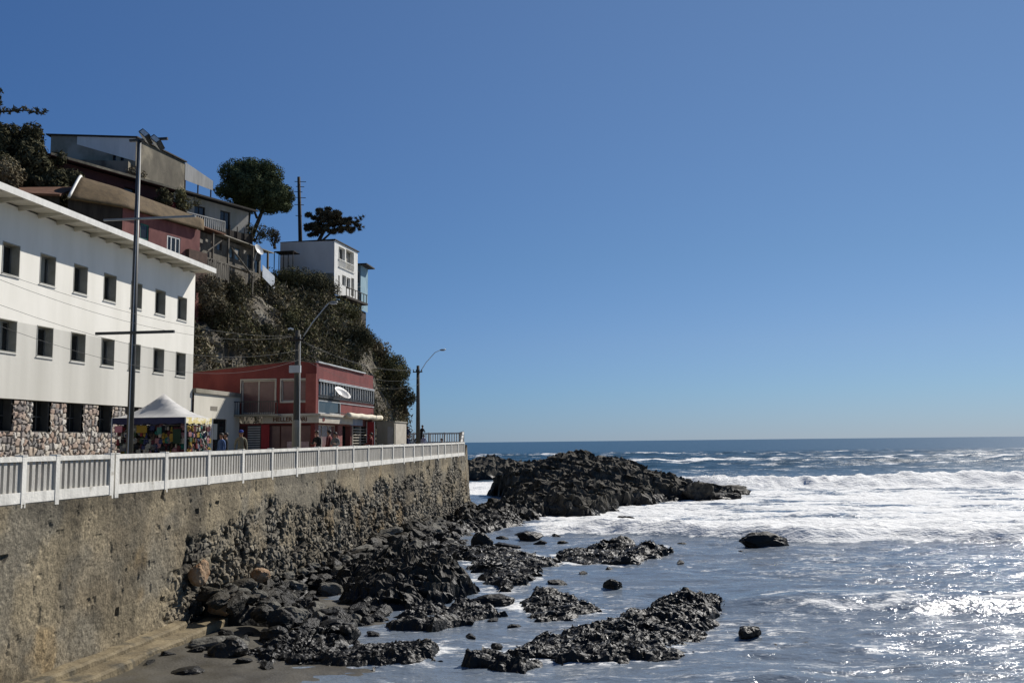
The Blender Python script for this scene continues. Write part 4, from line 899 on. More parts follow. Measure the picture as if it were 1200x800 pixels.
# upper windows, front
w_ = window(rb, (-13,FY), UF, NF, 3.55, 5.62, 3.05, 5.0, .14, sign_cream, pink_glass, 1, .09)
w_['label'] = 'wide balcony window with a pale frame'
m = MB(); o = (-13, FY)
for a in (3.50, 5.62): m.obox(o,UF,NF, a,a+.06, .0,.035, 3.70,5.07)
m.obox(o,UF,NF, 3.56,5.62, .0,.035, 5.0,5.07); m.build('surround', sign_cream, w_)
w_ = window(rb, (-13,FY), UF, NF, 5.98, 7.52, 3.74, 4.97, .12, sign_cream, pink_glass, 1, .06)
m = MB()
for a in (5.90, 7.52): m.obox(o,UF,NF, a,a+.08, .0,.04, 3.66,5.05)
m.obox(o,UF,NF, 5.98,7.52, .0,.038, 4.97,5.05); m.obox(o,UF,NF, 5.98,7.52, .0,.05, 3.66,3.74); m.build('surround', sign_cream, w_)
# balcony
bl = MB(); bl.box(-9.85, -6.9, FY-.85, FY-.002, 2.90, 3.0); b_ = bl.build('balcony', conc_grey, rb)
m = MB()
for k in range(23): xk = -9.82+k*.131; m.box(xk-.012, xk+.012, FY-.84, FY-.815, 3.0, 3.70)
for (xa) in (-9.83, -6.93): m.box(xa-.02, xa+.02, FY-.85, FY-.81, 3.0, 3.8)
m.box(-9.85, -6.91, FY-.85, FY-.80, 3.701, 3.75); m.build('balustrade', frame_dark, b_)
# floor slab edge, sign boards
m = MB(); m.box(-9.45, SX+.42, FY-.30, FY-.003, 2.905, 3.03); m.box(SX+.003, SX+.42, FY+.002, BY, 2.906, 3.029); m.build('floor_slab', sign_cream, rb)
m = MB(); m.box(-8.05, SX+.05, FY-.20, FY-.004, 2.50, 2.903); m.box(SX+.051, SX+.30, FY-.20, FY+6.2, 2.501, 2.902); sg = m.build('sign_board', sign_cream, rb)
def lettering(text, loc, size, rot, mat, par, ext=.012):
    cu = bpy.data.curves.new('lettering', 'FONT'); cu.body = text; cu.size = size; cu.extrude = ext; cu.align_x = 'LEFT'; cu.space_character = 1.02; cu.offset = .006
    cu.materials.append(mat); tmp = bpy.data.objects.new('lettering_curve', cu); col.objects.link(tmp); me = bpy.data.meshes.new_from_object(tmp.evaluated_get(bpy.context.evaluated_depsgraph_get())); bpy.data.objects.remove(tmp); ob = bpy.data.objects.new('lettering', me); col.objects.link(ob); ob.parent = par; ob.location = Vector(loc)-wloc(par); ob.rotation_euler = rot; return ob
lettering('HELLER', (-7.42, FY-.215, 2.60), .34, (R(90),0,0), letter_brown, sg)
lettering('ADRI', (-6.18, FY-.215, 2.60), .34, (R(90),0,0), letter_brown, sg)
lettering('SO', (SX+.315, FY+.4, 2.60), .28, (R(90),0,R(90)), red_pale, sg)
# ground floor
m = MB(); holed_wall(m, (-13,FY), UF, NF, 8.0, 0, 2.5, [(4.95, 7.75, .75, 2.42)], .3); m.build('ground_wall', maroon, rb)
window(rb, (-13,FY), UF, NF, 4.95, 7.75, .75, 2.42, .22, maroon_dark, pink_glass, 2, .07, 'shop_window')
m = MB(); m.obox(o,UF,NF, 6.3,7.6, -.16,-.14, .76,1.45); m.build('counter_display', M('pink_display', (.30,.20,.21), (.46,.36,.36), scale=5), rb)
m = MB()
for k in range(14): m.obox(o,UF,NF, 4.02,4.75, .01,.05, .5+.135*k,.56+.135*k)
lv = m.build('louver', M('louver_pale', (.33,.33,.33), (.45,.45,.45), rough=.6), rb); m = MB(); m.obox(o,UF,NF, 3.98,4.79, .002,.009, .4,2.4); m.build('louver_frame', grey_dark, lv)
m = MB(); m.obox(o,UF,NF, 4.83,5.30, .002,.05, .1,2.42); m.build('red_panel', red_bright, rb)
m = MB(); m.obox(o,UF,NF, 2.95,3.9, .002,.06, .1,2.35); m.build('door', maroon_dark, rb)
# side, upper floor: long run of narrow panes
m = MB(); o2 = (SX, FY); L_ = BY-FY
m.obox(o2,U,N_, .34,L_, -.02,.10, 4.90,4.98); m.obox(o2,U,N_, .34,L_, -.02,.06, 4.0,4.07)
nm = 22
for k in range(nm+1):
    a = .34+(L_-.34)*k/nm; m.obox(o2,U,N_, a-.03,a+.03, -.03,.05, 4.07,4.90)
gw = m.build('window_band', galv, rb)
for k in range(nm):
    a = .34+(L_-.34)*k/nm; b = .34+(L_-.34)*(k+1)/nm; g = MB(); g.obox(o2,U,N_, a+.031,b-.031, -.46,-.43, 4.071,4.899); g.build('pane', glass_dark, gw)
m = MB(); m.obox(o2,U,N_, .34,4.4, -.04,.0, 3.04,4.0); m.build('dark_panel', glass_dark, rb)
m = MB()
for a in (.36, 4.34): m.obox(o2,U,N_, a,a+.06, .0,.07, 3.05,3.82)
m.obox(o2,U,N_, .42,4.34, .0,.07, 3.76,3.82); m.obox(o2,U,N_, .42,4.34, .0,.07, 3.05,3.11); m.build('panel_frame', galv, rb)
m = MB(); m.obox(o2,U,N_, 4.4,L_, -.05,.03, 3.04,4.0); m.build('red_panel', maroon, rb)
m = MB(); m.obox(o2,U,N_, 4.4,L_, .031,.08, 3.76,3.81); m.build('handrail', galv, rb)
m = MB()
for k in range(70): a = .4+k*(L_-.5)/70; m.obox(o2,U,N_, a,a+.03, .085,.105, 3.815,4.10)
m.obox(o2,U,N_, .36,L_, .08,.12, 4.10,4.13); m.build('balcony_rail', frame_dark, rb)
m = MB(); m.obox(o2,U,N_, .36,L_, -.5,.12, 4.982,5.02); m.build('balcony_lintel', galv, rb)
# rolled cream awning
m = MB(); V = []
for k in range(24):
    yk = FY+4.1+k*(7.4/23); V.append((SX+.62+.03*math.sin(k*1.7), yk, 3.02+.02*math.sin(k*.9)))
m.tube(V, .17, 10); aw = m.build('awning', canvas_cream, rb, True); m = MB()
for yk in (FY+4.3, FY+7.8, FY+11.3): m.tube([(SX, yk, 3.2), (SX+.62, yk, 3.06)], .03, 6)
m.build('bracket', galv, aw)
# ground floor on the side: openings, shelves, post
m = MB(); holed_wall(m, o2, U, N_, L_, 0, 2.9, [(.6, 4.1, .95, 2.42), (5.0, 6.7, .1, 2.42), (6.95, 10.6, .3, 2.42)], .35); m.build('side_ground_wall', pink_wall, rb)
m = MB(); m.obox(o2,U,N_, .3,L_-.1, -1.2,-1.1, 0,2.85); m.build('inner_lining', grey_dark, rb)
window(rb, o2, U, N_, .6, 4.1, .95, 2.42, .25, sign_cream, pink_glass, 2, .06, 'shop_window')
m = MB(); m.obox(o2,U,N_, 5.0,5.75, -.3,-.24, .1,2.42); m.build('door', conc_grey, rb)
m = MB()
for k in range(11): m.obox(o2,U,N_, 6.98,10.57, -.30+.012*(k % 2),.04, .4+.18*k,.45+.18*k)
for a in (6.96, 8.7, 10.5): m.obox(o2,U,N_, a,a+.08, -.32,.06, .12,2.41)
m.build('shelf_rack', sign_cream, rb)
m = MB(); m.obox(o2,U,N_, 6.4,9.0, .02,.10, 2.46,2.88); m.build('blue_board', M('sign_blue', (.20,.24,.34), (.30,.34,.42), scale=2), rb)
# satellite dish
t = thing('satellite_dish', 'round white satellite dish on a bracket on the seaward side of the red restaurant', 'satellite dish', (-4.9, 55.2, 4.0))
V = [(0,0,0)]; F = []; kk = 20; rings = 5
for i in range(1, rings+1):
    for j in range(kk):
        a = 2*math.pi*j/kk; r = .56*i/rings; V.append((r*math.cos(a), r*math.sin(a), .22*(i/rings)**2))
for j in range(kk): F.append((0, 1+j, 1+(j+1) % kk))
for i in range(rings-1):
    for j in range(kk): F.append((1+i*kk+j, 1+(i+1)*kk+j, 1+(i+1)*kk+(j+1) % kk, 1+i*kk+(j+1) % kk))
mt_ = Matrix.Translation((-4.50, 55.2, 4.20)) @ Vector((.62,-.22,.75)).to_track_quat('Z','Y').to_matrix().to_4x4()
m = MB(); m.add([mt_ @ Vector(v) for v in V], F); d_ = m.build('reflector', dish_white, t, True); d_.modifiers.new('s', 'SOLIDIFY').thickness = .015
m = MB(); m.tube([(-4.97, 55.2, 4.15), (-4.6, 55.2, 4.12), mt_ @ Vector((0,0,-.02))], .03, 6); m.build('bracket', metal_grey, t)
m = MB(); m.tube([mt_ @ Vector((.0,-.5,.18)), mt_ @ Vector((0,-.1,.55))], .012, 5); m.tube([mt_ @ Vector((0,-.1,.50)), mt_ @ Vector((0,-.06,.62))], .04, 6); m.build('feed_arm', metal_grey, t)

# ------------------------------------------------------------------ kiosk
t = thing('closed_kiosk', 'plain grey closed kiosk cabinet standing by the rail past the red restaurant', 'kiosk', (-3.6, 63.4, .2))
m = MB(); m.box(-4.2, -2.98, 62.0, 65.3, .2, 2.70); m.build('body', conc_grey, t)
m = MB(); m.box(-4.26, -2.92, 61.94, 65.36, 2.702, 2.77); m.build('roof', conc_grey, t)
m = MB(); m.box(-2.978, -2.95, 62.2, 65.1, .4, 2.6); m.build('side_panel', sign_cream, t)
m = MB(); m.box(-3.45, -3.05, 61.97, 61.998, .5, 2.4); m.box(-3.15,-3.10, 61.94, 61.969, 1.2, 1.4); m.build('door', metal_grey, t)
t = thing('red_banner', 'plain dark red upright banner panel standing beside the closed kiosk', 'banner', (-4.6, 62.2, .2))
m = MB(); m.box(-4.75, -4.25, 61.6, 61.64, .8, 2.72); m.build('panel', red_bright, t)
m = MB(); m.tube([(-4.76, 61.62, .15), (-4.76, 61.62, 2.75)], .03, 6); m.tube([(-4.24, 61.62, .15), (-4.24, 61.62, 2.75)], .03, 6); m.build('pole', white_paint, t)

# ------------------------------------------------------------------ lamp posts and cables
t = thing('floodlight_mast', 'tall dark floodlight mast with two crossbars in front of the white building', 'floodlight mast', (-3.0, 28.85, 0))
m = MB(); m.tube([(-3,28.85,0), (-3,28.85,5), (-3,28.85,11.45)], [.11,.10,.065], 10); m.build('pole', metal_pole, t, True)
m = MB(); m.tube([(-3.0-.0,28.74,.2), (-2.92,28.76,11.3)], .018, 5); m.build('conduit', galv, t)
for z_, xa, xb in ((4.97,-4.25,-1.52), (8.75,-4.1,-.9)):
    m = MB(); m.obox((0,0),(1,.12),(-.12,1), xa,xb, 28.85-.04+.12*2.9*0+.36,28.85+.04+.36, z_-.045,z_+.045) if False else m.box(xa,xb,28.70,28.78,z_-(.045 if z_ < 6 else .03),z_+(.045 if z_ < 6 else .03)); m.build('crossbar', metal_pole if z_ < 6 else metal_grey, t)
m = MB(); m.box(-3.35,-2.0,28.82,28.9,11.42,11.5); m.build('lamp_bracket', metal_pole, t)
for k, (xc, zc) in enumerate(((-2.70, 11.52), (-2.30, 11.30))):
    m = MB(); Rm = Matrix.Translation((xc, 28.75, zc)) @ Euler((R(-35), R(38), R(-20))).to_matrix().to_4x4()
    V = [Rm @ Vector((sx*.21, sy*.19, sz*.09)) for sz in (-1,1) for sx, sy in ((-1,-1),(1,-1),(1,1),(-1,1))]
    m.add(V, [(0,1,2,3),(4,5,6,7),(0,1,5,4),(1,2,6,5),(2,3,7,6),(3,0,4,7)]); h = m.build('floodlight', metal_pole, t)
    m = MB(); V = [Rm @ Vector((sx*.165, -.192, sz*.07)) for sx, sz in ((-1,-1),(1,-1),(1,1),(-1,1))]; m.quad(*V); V = [Rm @ Vector((sx*.17, sy*.15, -.093)) for sx, sy in ((-1,-1),(1,-1),(1,1),(-1,1))]; m.quad(*V); m.build('lamp_glass', lamp_glass, h)
def street_lamp(label, x, y, zb, zt_, arm, box=False, seed=0):
    t = thing('street_lamp', label, 'street lamp', (x, y, zb))
    m = MB(); m.tube([(x,y,zb-.1), (x,y,(zb+zt_)/2), (x,y,zt_)], [.17,.145,.11], 10); m.build('pole', wood_pole, t, True)
    P = [(x+.1, y, zt_-.55)]+[(x+a, y, zt_+b) for a, b in arm]
    m = MB(); m.tube(P, .026, 7); m.build('arm', galv, t, True)
    e = Vector(P[-1]); m = MB(); m.tube([e, e+Vector((.12,0,.02)), e+Vector((.42,0,.04))], [.035,.065,.04], 8); h = m.build('lamp_head', metal_grey, t, True)
    m = MB(); m.box(e.x+.1,e.x+.36,e.y-.04,e.y+.04,e.z-.055,e.z-.03); m.build('lamp_glass', lamp_glass, h)
    m = MB(); m.box(x-.35,x+.35,y-.15,y-.10,zt_-.5,zt_-.42)
    for dx in (-.3,-.1,.12,.3): m.tube([(x+dx,y-.125,zt_-.42),(x+dx,y-.125,zt_-.28)], .03, 5)
    m.build('insulator_bar', wood_dark, t)
    if box:
        m = MB(); m.box(x-.26,x+.26,y-.33,y-.19,zt_-1.95,zt_-1.62); m.build('junction_box', galv, t)
        m = MB(); m.tube([(x,y,zb),(x,y,2.38)], .195, 12); m.build('painted_base', conc_grey, t)
        m = MB(); m.tube([(x+.17,y-.06,zb),(x+.15,y-.06,zt_-.2)], .022, 5); m.build('conduit', dish_white, t)
        m = MB(); m.tube([(x-.16,y-.1,zt_+.03),(x-.3,y-.15,zt_+.08),(x-.38,y-.2,zt_+.03)], .05, 6); m.build('floodlight', dish_white, t)
    return t
street_lamp('street lamp post with junction box and long slanting arm before the red restaurant', -2.0, 41.15, .12, 6.45, [(.7,.35),(1.3,1.05),(1.45,1.2)], True)
street_lamp('street lamp post standing alone past the kiosk against the sky', -2.5, 66.8, .25, 6.85, [(.6,.22),(1.25,.92),(1.62,1.08)], False)
def cable(label, A, B, sag, r=.012, grp=None, n=18):
    A = Vector(A); B = Vector(B); P = [A.lerp(B, i/n)-Vector((0,0,sag*4*(i/n)*(1-i/n))) for i in range(n+1)]
    m = MB(); m.tube(P, r, 5); o = m.build('overhead_cable', cable_mat, None, True, loc=A); tag(o, label, 'cable', grp); return o
for k, (dx, dz, sg_) in enumerate(((-.3,-.28,.75), (-.1,-.28,1.1), (.12,-.9,1.2), (.3,-1.3,1.45))):
    lab = ['topmost overhead cable across the upper white wall', 'second overhead cable from the top across the white wall', 'third overhead cable from the top, level with the middle windows', 'lowest overhead cable sagging below the middle row of windows'][k]
    cable(lab, (-2+dx,15,6.45+dz), (-2+dx,41.03,6.45+dz), sg_, .0055)
    cable('thin overhead cable running on from the restaurant lamp post to the far lamp post', (-2+dx,41.03,6.45+dz), (-2.5+dx,66.68,6.85+dz), .5+.1*k, .006, 'cables past the restaurant')

# ------------------------------------------------------------------ stall
def canopy(name, label, x0, x1, y0, y1, ze, zp, mtop, mval, hv=.24):
    t = thing(name, label, 'canopy', ((x0+x1)/2, (y0+y1)/2, .1))
    n = 12; V = []; F = []
    for i in range(n+1):
        for j in range(n+1):
            u_, v_ = i/n*2-1, j/n*2-1; r = max(abs(u_), abs(v_)); hgt = (1-r)**1.9*.72+.28*(1-r); sagz = -.05*math.sin(math.pi*(i/n))*0
            V.append((x0+(x1-x0)*i/n, y0+(y1-y0)*j/n, ze+(zp-ze)*hgt-.04*math.sin(3.1*r)*abs(u_*v_)))
    for i in range(n):
        for j in range(n): k = i*(n+1)+j; F.append((k, k+1, k+n+2, k+n+1))
    m = MB(); m.add(V, F); m.build('canopy_top', mtop, t, True)
    for (a, b) in (((x0,y0),(x1,y0)), ((x1,y0),(x1,y1)), ((x1,y1),(x0,y1)), ((x0,y1),(x0,y0))):
        m = MB()
        k = 14
        for i in range(k):
            p = [(a[0]+(b[0]-a[0])*s/k, a[1]+(b[1]-a[1])*s/k) for s in (i, i+1)]; s0, s1 = [.03*math.sin(q*2.1) for q in (i, i+1)]
            m.quad((p[0][0],p[0][1],ze-.002),(p[1][0],p[1][1],ze-.002),(p[1][0],p[1][1],ze-hv+s1),(p[0][0],p[0][1],ze-hv+s0))
        m.build('valance', canvas_yellow if a == (x1,y0) else mval, t)
    for (a, b) in ((x0,y0),(x1,y0),(x1,y1),(x0,y1)):
        m = MB(); m.tube([(a,b,.1),(a,b,ze-.01)], .025, 6); m.build('leg', galv, t)
    return t
canopy('market_canopy', 'peaked canopy with grey front, navy valance and yellow patterned side valance over the souvenir stall', -6.1, -3.2, 33.0, 35.2, 2.34, 3.28, canvas_grey, navy)
def rack(label, x0, x1, y0, y1, zt_):
    t = thing('display_rack', label, 'display rack', ((x0+x1)/2, (y0+y1)/2, .1)); m = MB()
    for z_ in (.75, 1.15, 1.55, zt_): m.tube([(x0,y0,z_),(x1,y1,z_)], .015, 5)
    for k in (0,.5,1): m.tube([(x0+(x1-x0)*k,y0+(y1-y0)*k,.1),(x0+(x1-x0)*k,y0+(y1-y0)*k,zt_)], .018, 5)
    m.build('frame', metal_grey, t); m = MB(); d = Vector((x1-x0,y1-y0,0)).normalized(); nn_ = Vector((d.y,-d.x,0))
    m.quad(*[Vector(p)-nn_*.25 for p in ((x0,y0,.1),(x1,y1,.1),(x1,y1,zt_),(x0,y0,zt_))]); m.build('backing_cloth', M('backing_'+str(len(MATS)), (.02,.02,.022), (.05,.045,.045), scale=3), t)
rack('front display rack under the grey canopy, hung full of souvenirs', -6.0, -3.3, 33.25, 33.25, 2.05)
rack('side display rack under the grey canopy, facing the railing', -3.25, -3.25, 33.2, 35.1, 2.05)
GC = [tuple(.55*q for q in c_) for c_ in [(.30,.05,.06),(.02,.20,.17),(.42,.28,.05),(.40,.40,.38),(.05,.06,.16),(.45,.22,.24),(.05,.10,.05),(.12,.03,.04),(.50,.46,.40),(.10,.07,.05),(.20,.20,.22),(.02,.02,.025)]]  # goods dimmed here, the shade under the canopy put into their colours
GM = [cloth('goods_'+'abcdefghijkl'[i], c) for i, c in enumerate(GC)]
rg = np.random.default_rng(55)
def good(kind):
    m = MB()
    if kind == 'bag':
        m.add([(-.14,-.03,0),(.14,-.03,0),(.12,.03,0),(-.12,.03,0),(-.11,-.05,-.26),(.11,-.05,-.26),(.10,.05,-.26),(-.10,.05,-.26)], [(0,1,2,3),(4,5,6,7),(0,1,5,4),(1,2,6,5),(2,3,7,6),(3,0,4,7)]); m.tube([(-.09,0,0),(-.05,0,.14),(.05,0,.14),(.09,0,0)], .012, 5)
    elif kind == 'hat':
        V = []; pr = [(.0,.0),(.07,-.01),(.09,-.09),(.10,-.10),(.17,-.12)]
        for r, z_ in pr:
            for j in range(10): a = 2*math.pi*j/10; V.append((r*math.cos(a), z_*1.0-.02, r*math.sin(a)-.08))
        m.add([(v[0], -v[1]-.05, v[2]) for v in V], [(i*10+j, i*10+(j+1) % 10, (i+1)*10+(j+1) % 10, (i+1)*10+j) for i in range(4) for j in range(10)])
    elif kind == 'doll':
        m.tube([(0,0,0),(0,0,-.05),(0,0,-.10),(0,0,-.13),(0,0,-.22),(0,0,-.30)], [.02,.06,.05,.035,.085,.06], 8); m.tube([(-.08,0,-.12),(0,0,-.16),(.08,0,-.12)], .02, 5)
    else:
        V = [(-.05,0,0),(.05,0,0),(.16,.01,-.07),(.12,.01,-.12),(.09,0,-.10),(.09,.01,-.30),(-.09,.01,-.30),(-.09,0,-.10),(-.12,.01,-.12),(-.16,.01,-.07)]; m.prism(V, (0,.035,0))
    return m
gp = {}
def hang(kind, x, y, z, rz, s, mi):
    names = {'bag': 'cloth_bag', 'hat': 'sun_hat', 'doll': 'soft_toy', 'shirt': 'small_shirt'}
    lab = {'bag': 'small cloth bag hanging on the crowded souvenir stall racks', 'hat': 'brimmed sun hat hanging on the crowded souvenir stall racks', 'doll': 'small soft toy hanging on the crowded souvenir stall racks', 'shirt': 'small shirt hanging on the crowded souvenir stall racks'}
    k = (kind, mi)
    if k not in gp:
        o = good(kind).build(names[kind], GM[mi], None, kind in ('hat','doll')); tag(o, lab[kind], names[kind].replace('_', ' '), {'bag': 'bags on the stall', 'hat': 'hats on the stall', 'doll': 'soft toys on the stall', 'shirt': 'shirts on the stall'}[kind]); gp[k] = o
    else: o = gp[k].copy(); col.objects.link(o)
    o.location = (x, y, z); o.rotation_euler = (0, 0, rz); o.scale = (s, s, s)
for (x0,x1,y0,y1,rz) in ((-5.95,-3.35,33.2,33.2,0), (-3.2,-3.2,33.25,35.05,R(90))):
    for z_ in (2.02, 1.78, 1.55, 1.33, 1.15, .95):
        n_ = 21 if rz == 0 else 15
        for k in range(n_):
            tt = (k+.5+rg.uniform(-.3,.3))/n_; kd = ['bag','hat','doll','shirt'][rg.integers(4)]
            hang(kd, x0+(x1-x0)*tt+rg.uniform(-.02,.06)*(rz > 0), y0+(y1-y0)*tt-rg.uniform(-.02,.06)*(rz == 0), z_+rg.uniform(-.05,.05), rz+rg.uniform(-.3,.3), rg.uniform(.5,.85), int(rg.integers(12)))
t = thing('hanging_cloth', 'mustard yellow cloth hanging at the front of the souvenir stall', 'cloth', (-4.9,33.05,1.6)); m = MB(); m.box(-5.12,-4.72,33.02,33.05,1.78,2.04); m.build('fabric', cloth('mustard', (.22,.14,.02)), t)
t = thing('hanging_cloth', 'pink cloth hanging at the corner of the souvenir stall', 'cloth', (-5.8,33.05,1.6)); m = MB(); m.box(-5.98,-5.7,33.02,33.05,1.80,2.04); m.build('fabric', cloth('rose', (.40,.16,.19)), t)
t = thing('hanging_cloth', 'teal cloth hanging in the middle of the souvenir stall', 'cloth', (-4.2,33.05,1.6)); m = MB(); m.box(-4.32,-4.14,33.02,33.05,1.72,1.98); m.build('fabric', teal, t)
t = thing('hanging_cloth', 'dark green shawl hanging at the seaward corner of the souvenir stall', 'cloth', (-3.6,33.05,1.3)); m = MB(); m.box(-3.68,-3.38,33.0,33.03,1.38,1.9); m.build('fabric', cloth('forest', (.012,.03,.018)), t)

# ------------------------------------------------------------------ people
def person(label, x, y, z, rz, pose, top, legs, hair=hair_mat, hat=None, s=1.0, lean=0.0):
    t = thing('person', label, 'person', (x, y, z))
    J = {}; E_ = []
    def j(n, p, r, par=None): J[n] = (Vector(p), r); (E_.append((par, n)) if par else None)
    sit = pose == 'sit'
    hz = .50 if sit else .93
    lf = .28*lean
    j('pelvis', (0,0,hz), .135); j('waist', (0,lf*.35,hz+.17), .125, 'pelvis'); j('chest', (0,lf*.8,hz+.38), .155, 'waist'); j('neckb', (0,lf,hz+.52), .085, 'chest'); j('neck', (0,lf*1.08+.01,hz+.59), .055, 'neckb')
    j('jaw', (0,lf*1.15+.03,hz+.66), .070, 'neck'); j('head', (0,lf*1.15+.02,hz+.74), .092, 'jaw'); j('crown', (0,lf*1.15+.0,hz+.81), .070, 'head')
    for sx, sd in ((-1,'l'), (1,'r')):
        j('sh'+sd, (sx*.18,lf*.95,hz+.47), .068, 'neckb')
        if pose == 'phone' or sit: e_, h_ = (sx*.24, lf+.04, hz+.22), (sx*.12, lf+.26, hz+.26)
        elif pose == 'rail': e_, h_ = (sx*.27, lf+.12, hz+.25), (sx*.22, lf+.36, hz+.12)
        else: e_, h_ = (sx*.245, lf*.8-.01, hz+.20), (sx*.25, lf*.7+.09, hz-.04)
        j('el'+sd, e_, .046, 'sh'+sd); j('wr'+sd, h_, .032, 'el'+sd)
        hv = Vector(h_); d = (hv-Vector(e_)).normalized(); pl = hv+d*.07; j('pa'+sd, pl, .034, 'wr'+sd)
        side = Vector((0,1,0)) if abs(d.z) > .5 else Vector((1,0,0))
        for q, (o_, ln) in enumerate(((-.03,.075),(-.01,.085),(.01,.08),(.03,.06))): j('f%d%s' % (q,sd), pl+side*o_+d*ln+Vector((0,.012,0)), .0105, 'pa'+sd)
        j('th'+sd, hv+d*.04+side*.055*(-1 if sx > 0 else 1), .012, 'wr'+sd)
        j('hip'+sd, (sx*.09, 0, hz-.05), .105, 'pelvis')
        st = {'walk': .16*sx, 'sit': 0}.get(pose, .02*sx)
        if sit: j('kn'+sd, (sx*.11,.40,hz-.02), .068, 'hip'+sd); j('an'+sd, (sx*.11,.43,.09), .045, 'kn'+sd); j('to'+sd, (sx*.12,.60,.045), .042, 'an'+sd)
        else: j('kn'+sd, (sx*.10,st*.6+.02,.50), .068, 'hip'+sd); j('an'+sd, (sx*.10,st-.02,.09), .045, 'kn'+sd); j('to'+sd, (sx*.115,st+.14,.045), .042, 'an'+sd)
    names = list(J); me = bpy.data.meshes.new('body_cage'); me.from_pydata([J[n][0] for n in names], [(names.index(a), names.index(b)) for a, b in E_], [])
    ob = bpy.data.objects.new('body_cage', me); col.objects.link(ob)
    sk = ob.modifiers.new('k', 'SKIN'); 
    for i, n in enumerate(names):
        v = me.skin_vertices[0].data[i]; v.radius = (J[n][1], J[n][1]*(.78 if n in ('chest','waist','pelvis') else 1)); v.use_root = (n == 'pelvis')
    ob.modifiers.new('u', 'SUBSURF').levels = 1
    dg = bpy.context.evaluated_depsgraph_get(); m2 = bpy.data.meshes.new_from_object(ob.evaluated_get(dg)); bpy.data.objects.remove(ob)
    m2.materials.clear()
    for q in (top, legs, skin_mat, frame_dark): m2.materials.append(q)
    for p in m2.polygons:
        c = p.center; p.use_smooth = True
        hand = abs(c.x) > .09 and any((c-J['pa'+sd][0]).length < .125 for sd in 'lr')
        if c.z > hz+.575 or hand: p.material_index = 2
        elif c.z < .085: p.material_index = 3
        elif c.z < hz-.02 and not (abs(c.x) > .19 and not sit) and not (sit and c.z > hz+.08): p.material_index = 1
    M4 = Matrix.Translation((x,y,z)) @ Matrix.Rotation(rz, 4, 'Z') @ Matrix.Scale(s, 4)
    m2.transform(M4); link_mesh('body', m2, None, t)
    hc = J['head'][0]
    V, F = ICO[3]; P = V*np.array([.098,.108,.112])+np.array([0,-.016,.024]); keep = (P[:,2] > -.02+.55*(P[:,1]+.0)+.0); Fk = F[keep[F].all(1)]
    W = [tuple(M4 @ (Vector(p)+hc)) for p in P]; mb = MB(); mb.v = W; mb.f = [tuple(q) for q in Fk]; hr = mb.build('hair', hair, t, True); hr.modifiers.new('s', 'SOLIDIFY').thickness = .012
    mb = MB(); fc = lambda a, b, c: M4 @ (hc+Vector((a, b, c)))
    mb.add([fc(0,.088,.018), fc(-.016,.088,-.022), fc(.016,.088,-.022), fc(0,.118,-.018)], [(0,1,3),(0,3,2),(1,2,3)]); mb.build('nose', skin_mat, t)
    mb = MB()
    for sx in (-1,1): mb.tube([fc(sx*.034,.086,.008), fc(sx*.034,.096,.008)], .011, 6)
    mb.tube([fc(-.024,.090,-.045), fc(.024,.090,-.045)], .006, 5); mb.build('eyes_and_mouth', hair_mat, t)
    mb = MB()
    for sx in (-1,1): mb.tube([fc(sx*.090,0,.02), fc(sx*.102,-.008,.005), fc(sx*.092,0,-.025)], [.014,.02,.012], 6)
    mb.build('ear', skin_mat, t)
    if hat:
        P = V*np.array([.108,.118,.10])+np.array([0,-.01,.055]); Fk = F[(P[:,2] > .04)[F].all(1)]
        mb = MB(); mb.v = [tuple(M4 @ (Vector(p)+hc)) for p in P]; mb.f = [tuple(q) for q in Fk]; mb.add([fc(-.08,.09,.055), fc(.08,.09,.055), fc(.06,.19,.04), fc(-.06,.19,.04)], [(0,1,2,3)]); hh = mb.build('cap', hat, t, True); hh.modifiers.new('s', 'SOLIDIFY').thickness = .01
    return t
c_black = cloth('cloth_black', (.012,.012,.014)); c_navy = cloth('cloth_navy', (.02,.03,.08)); c_blue = cloth('cloth_blue', (.05,.09,.22)); c_khaki = cloth('cloth_khaki', (.16,.145,.11)); c_jean = cloth('cloth_jean', (.04,.06,.11)); c_olive = cloth('cloth_olive', (.05,.055,.035)); c_lilac = cloth('cloth_lilac', (.30,.30,.42)); c_red = cloth('cloth_red', (.10,.02,.02)); c_cap = cloth('cloth_cap', (.015,.03,.20)); c_grey = cloth('cloth_grey', (.14,.14,.145))
person('person in a royal blue top standing at the stall beside the railing', -4.5, 38.9, .1, R(150), 'stand', c_blue, c_jean, s=.96)
person('person in black standing just behind the one in royal blue', -4.75, 39.9, .1, R(120), 'stand', c_black, c_black, s=.97)
person('person in a khaki jacket and bright blue cap by the annex door', -4.5, 40.9, .1, R(200), 'walk', c_khaki, c_olive, hat=c_cap, s=1.03)
person('person in a black coat with head bent, first of three by the restaurant lamp', -2.1, 44.5, .12, R(160), 'phone', c_black, c_black, s=1.02, lean=.5)
person('person in a dark maroon top facing the restaurant, tallest of three by the lamp', -2.3, 46.6, .12, R(80), 'stand', c_red, c_black, s=1.05)
person('person in a grey and black jacket, last of the three by the lamp post', -1.7, 45.9, .12, R(170), 'phone', c_grey, c_black, s=.98, lean=.3)
person('person in a dark red top with raised elbows in front of the red banner', -2.6, 55.2, .15, R(90), 'rail', c_red, c_black, s=1.0)
person('person in a navy top standing high beside the cliff foot', -5.9, 77.4, 1.15, R(170), 'stand', c_navy, c_black, s=.86)
person('person in black leaning, tallest against the sky next to the far lamp post', -4.75, 77.3, 1.15, R(230), 'phone', c_black, c_black, s=.9, lean=.7)
person('person in dark clothes standing in shade by the far lamp post', -4.4, 74.6, .28, R(200), 'phone', c_black, c_black, s=.95)
person('person in dark olive standing in shade by the cliff foot', -5.6, 73.6, .28, R(140), 'stand', c_olive, c_black, s=.92)
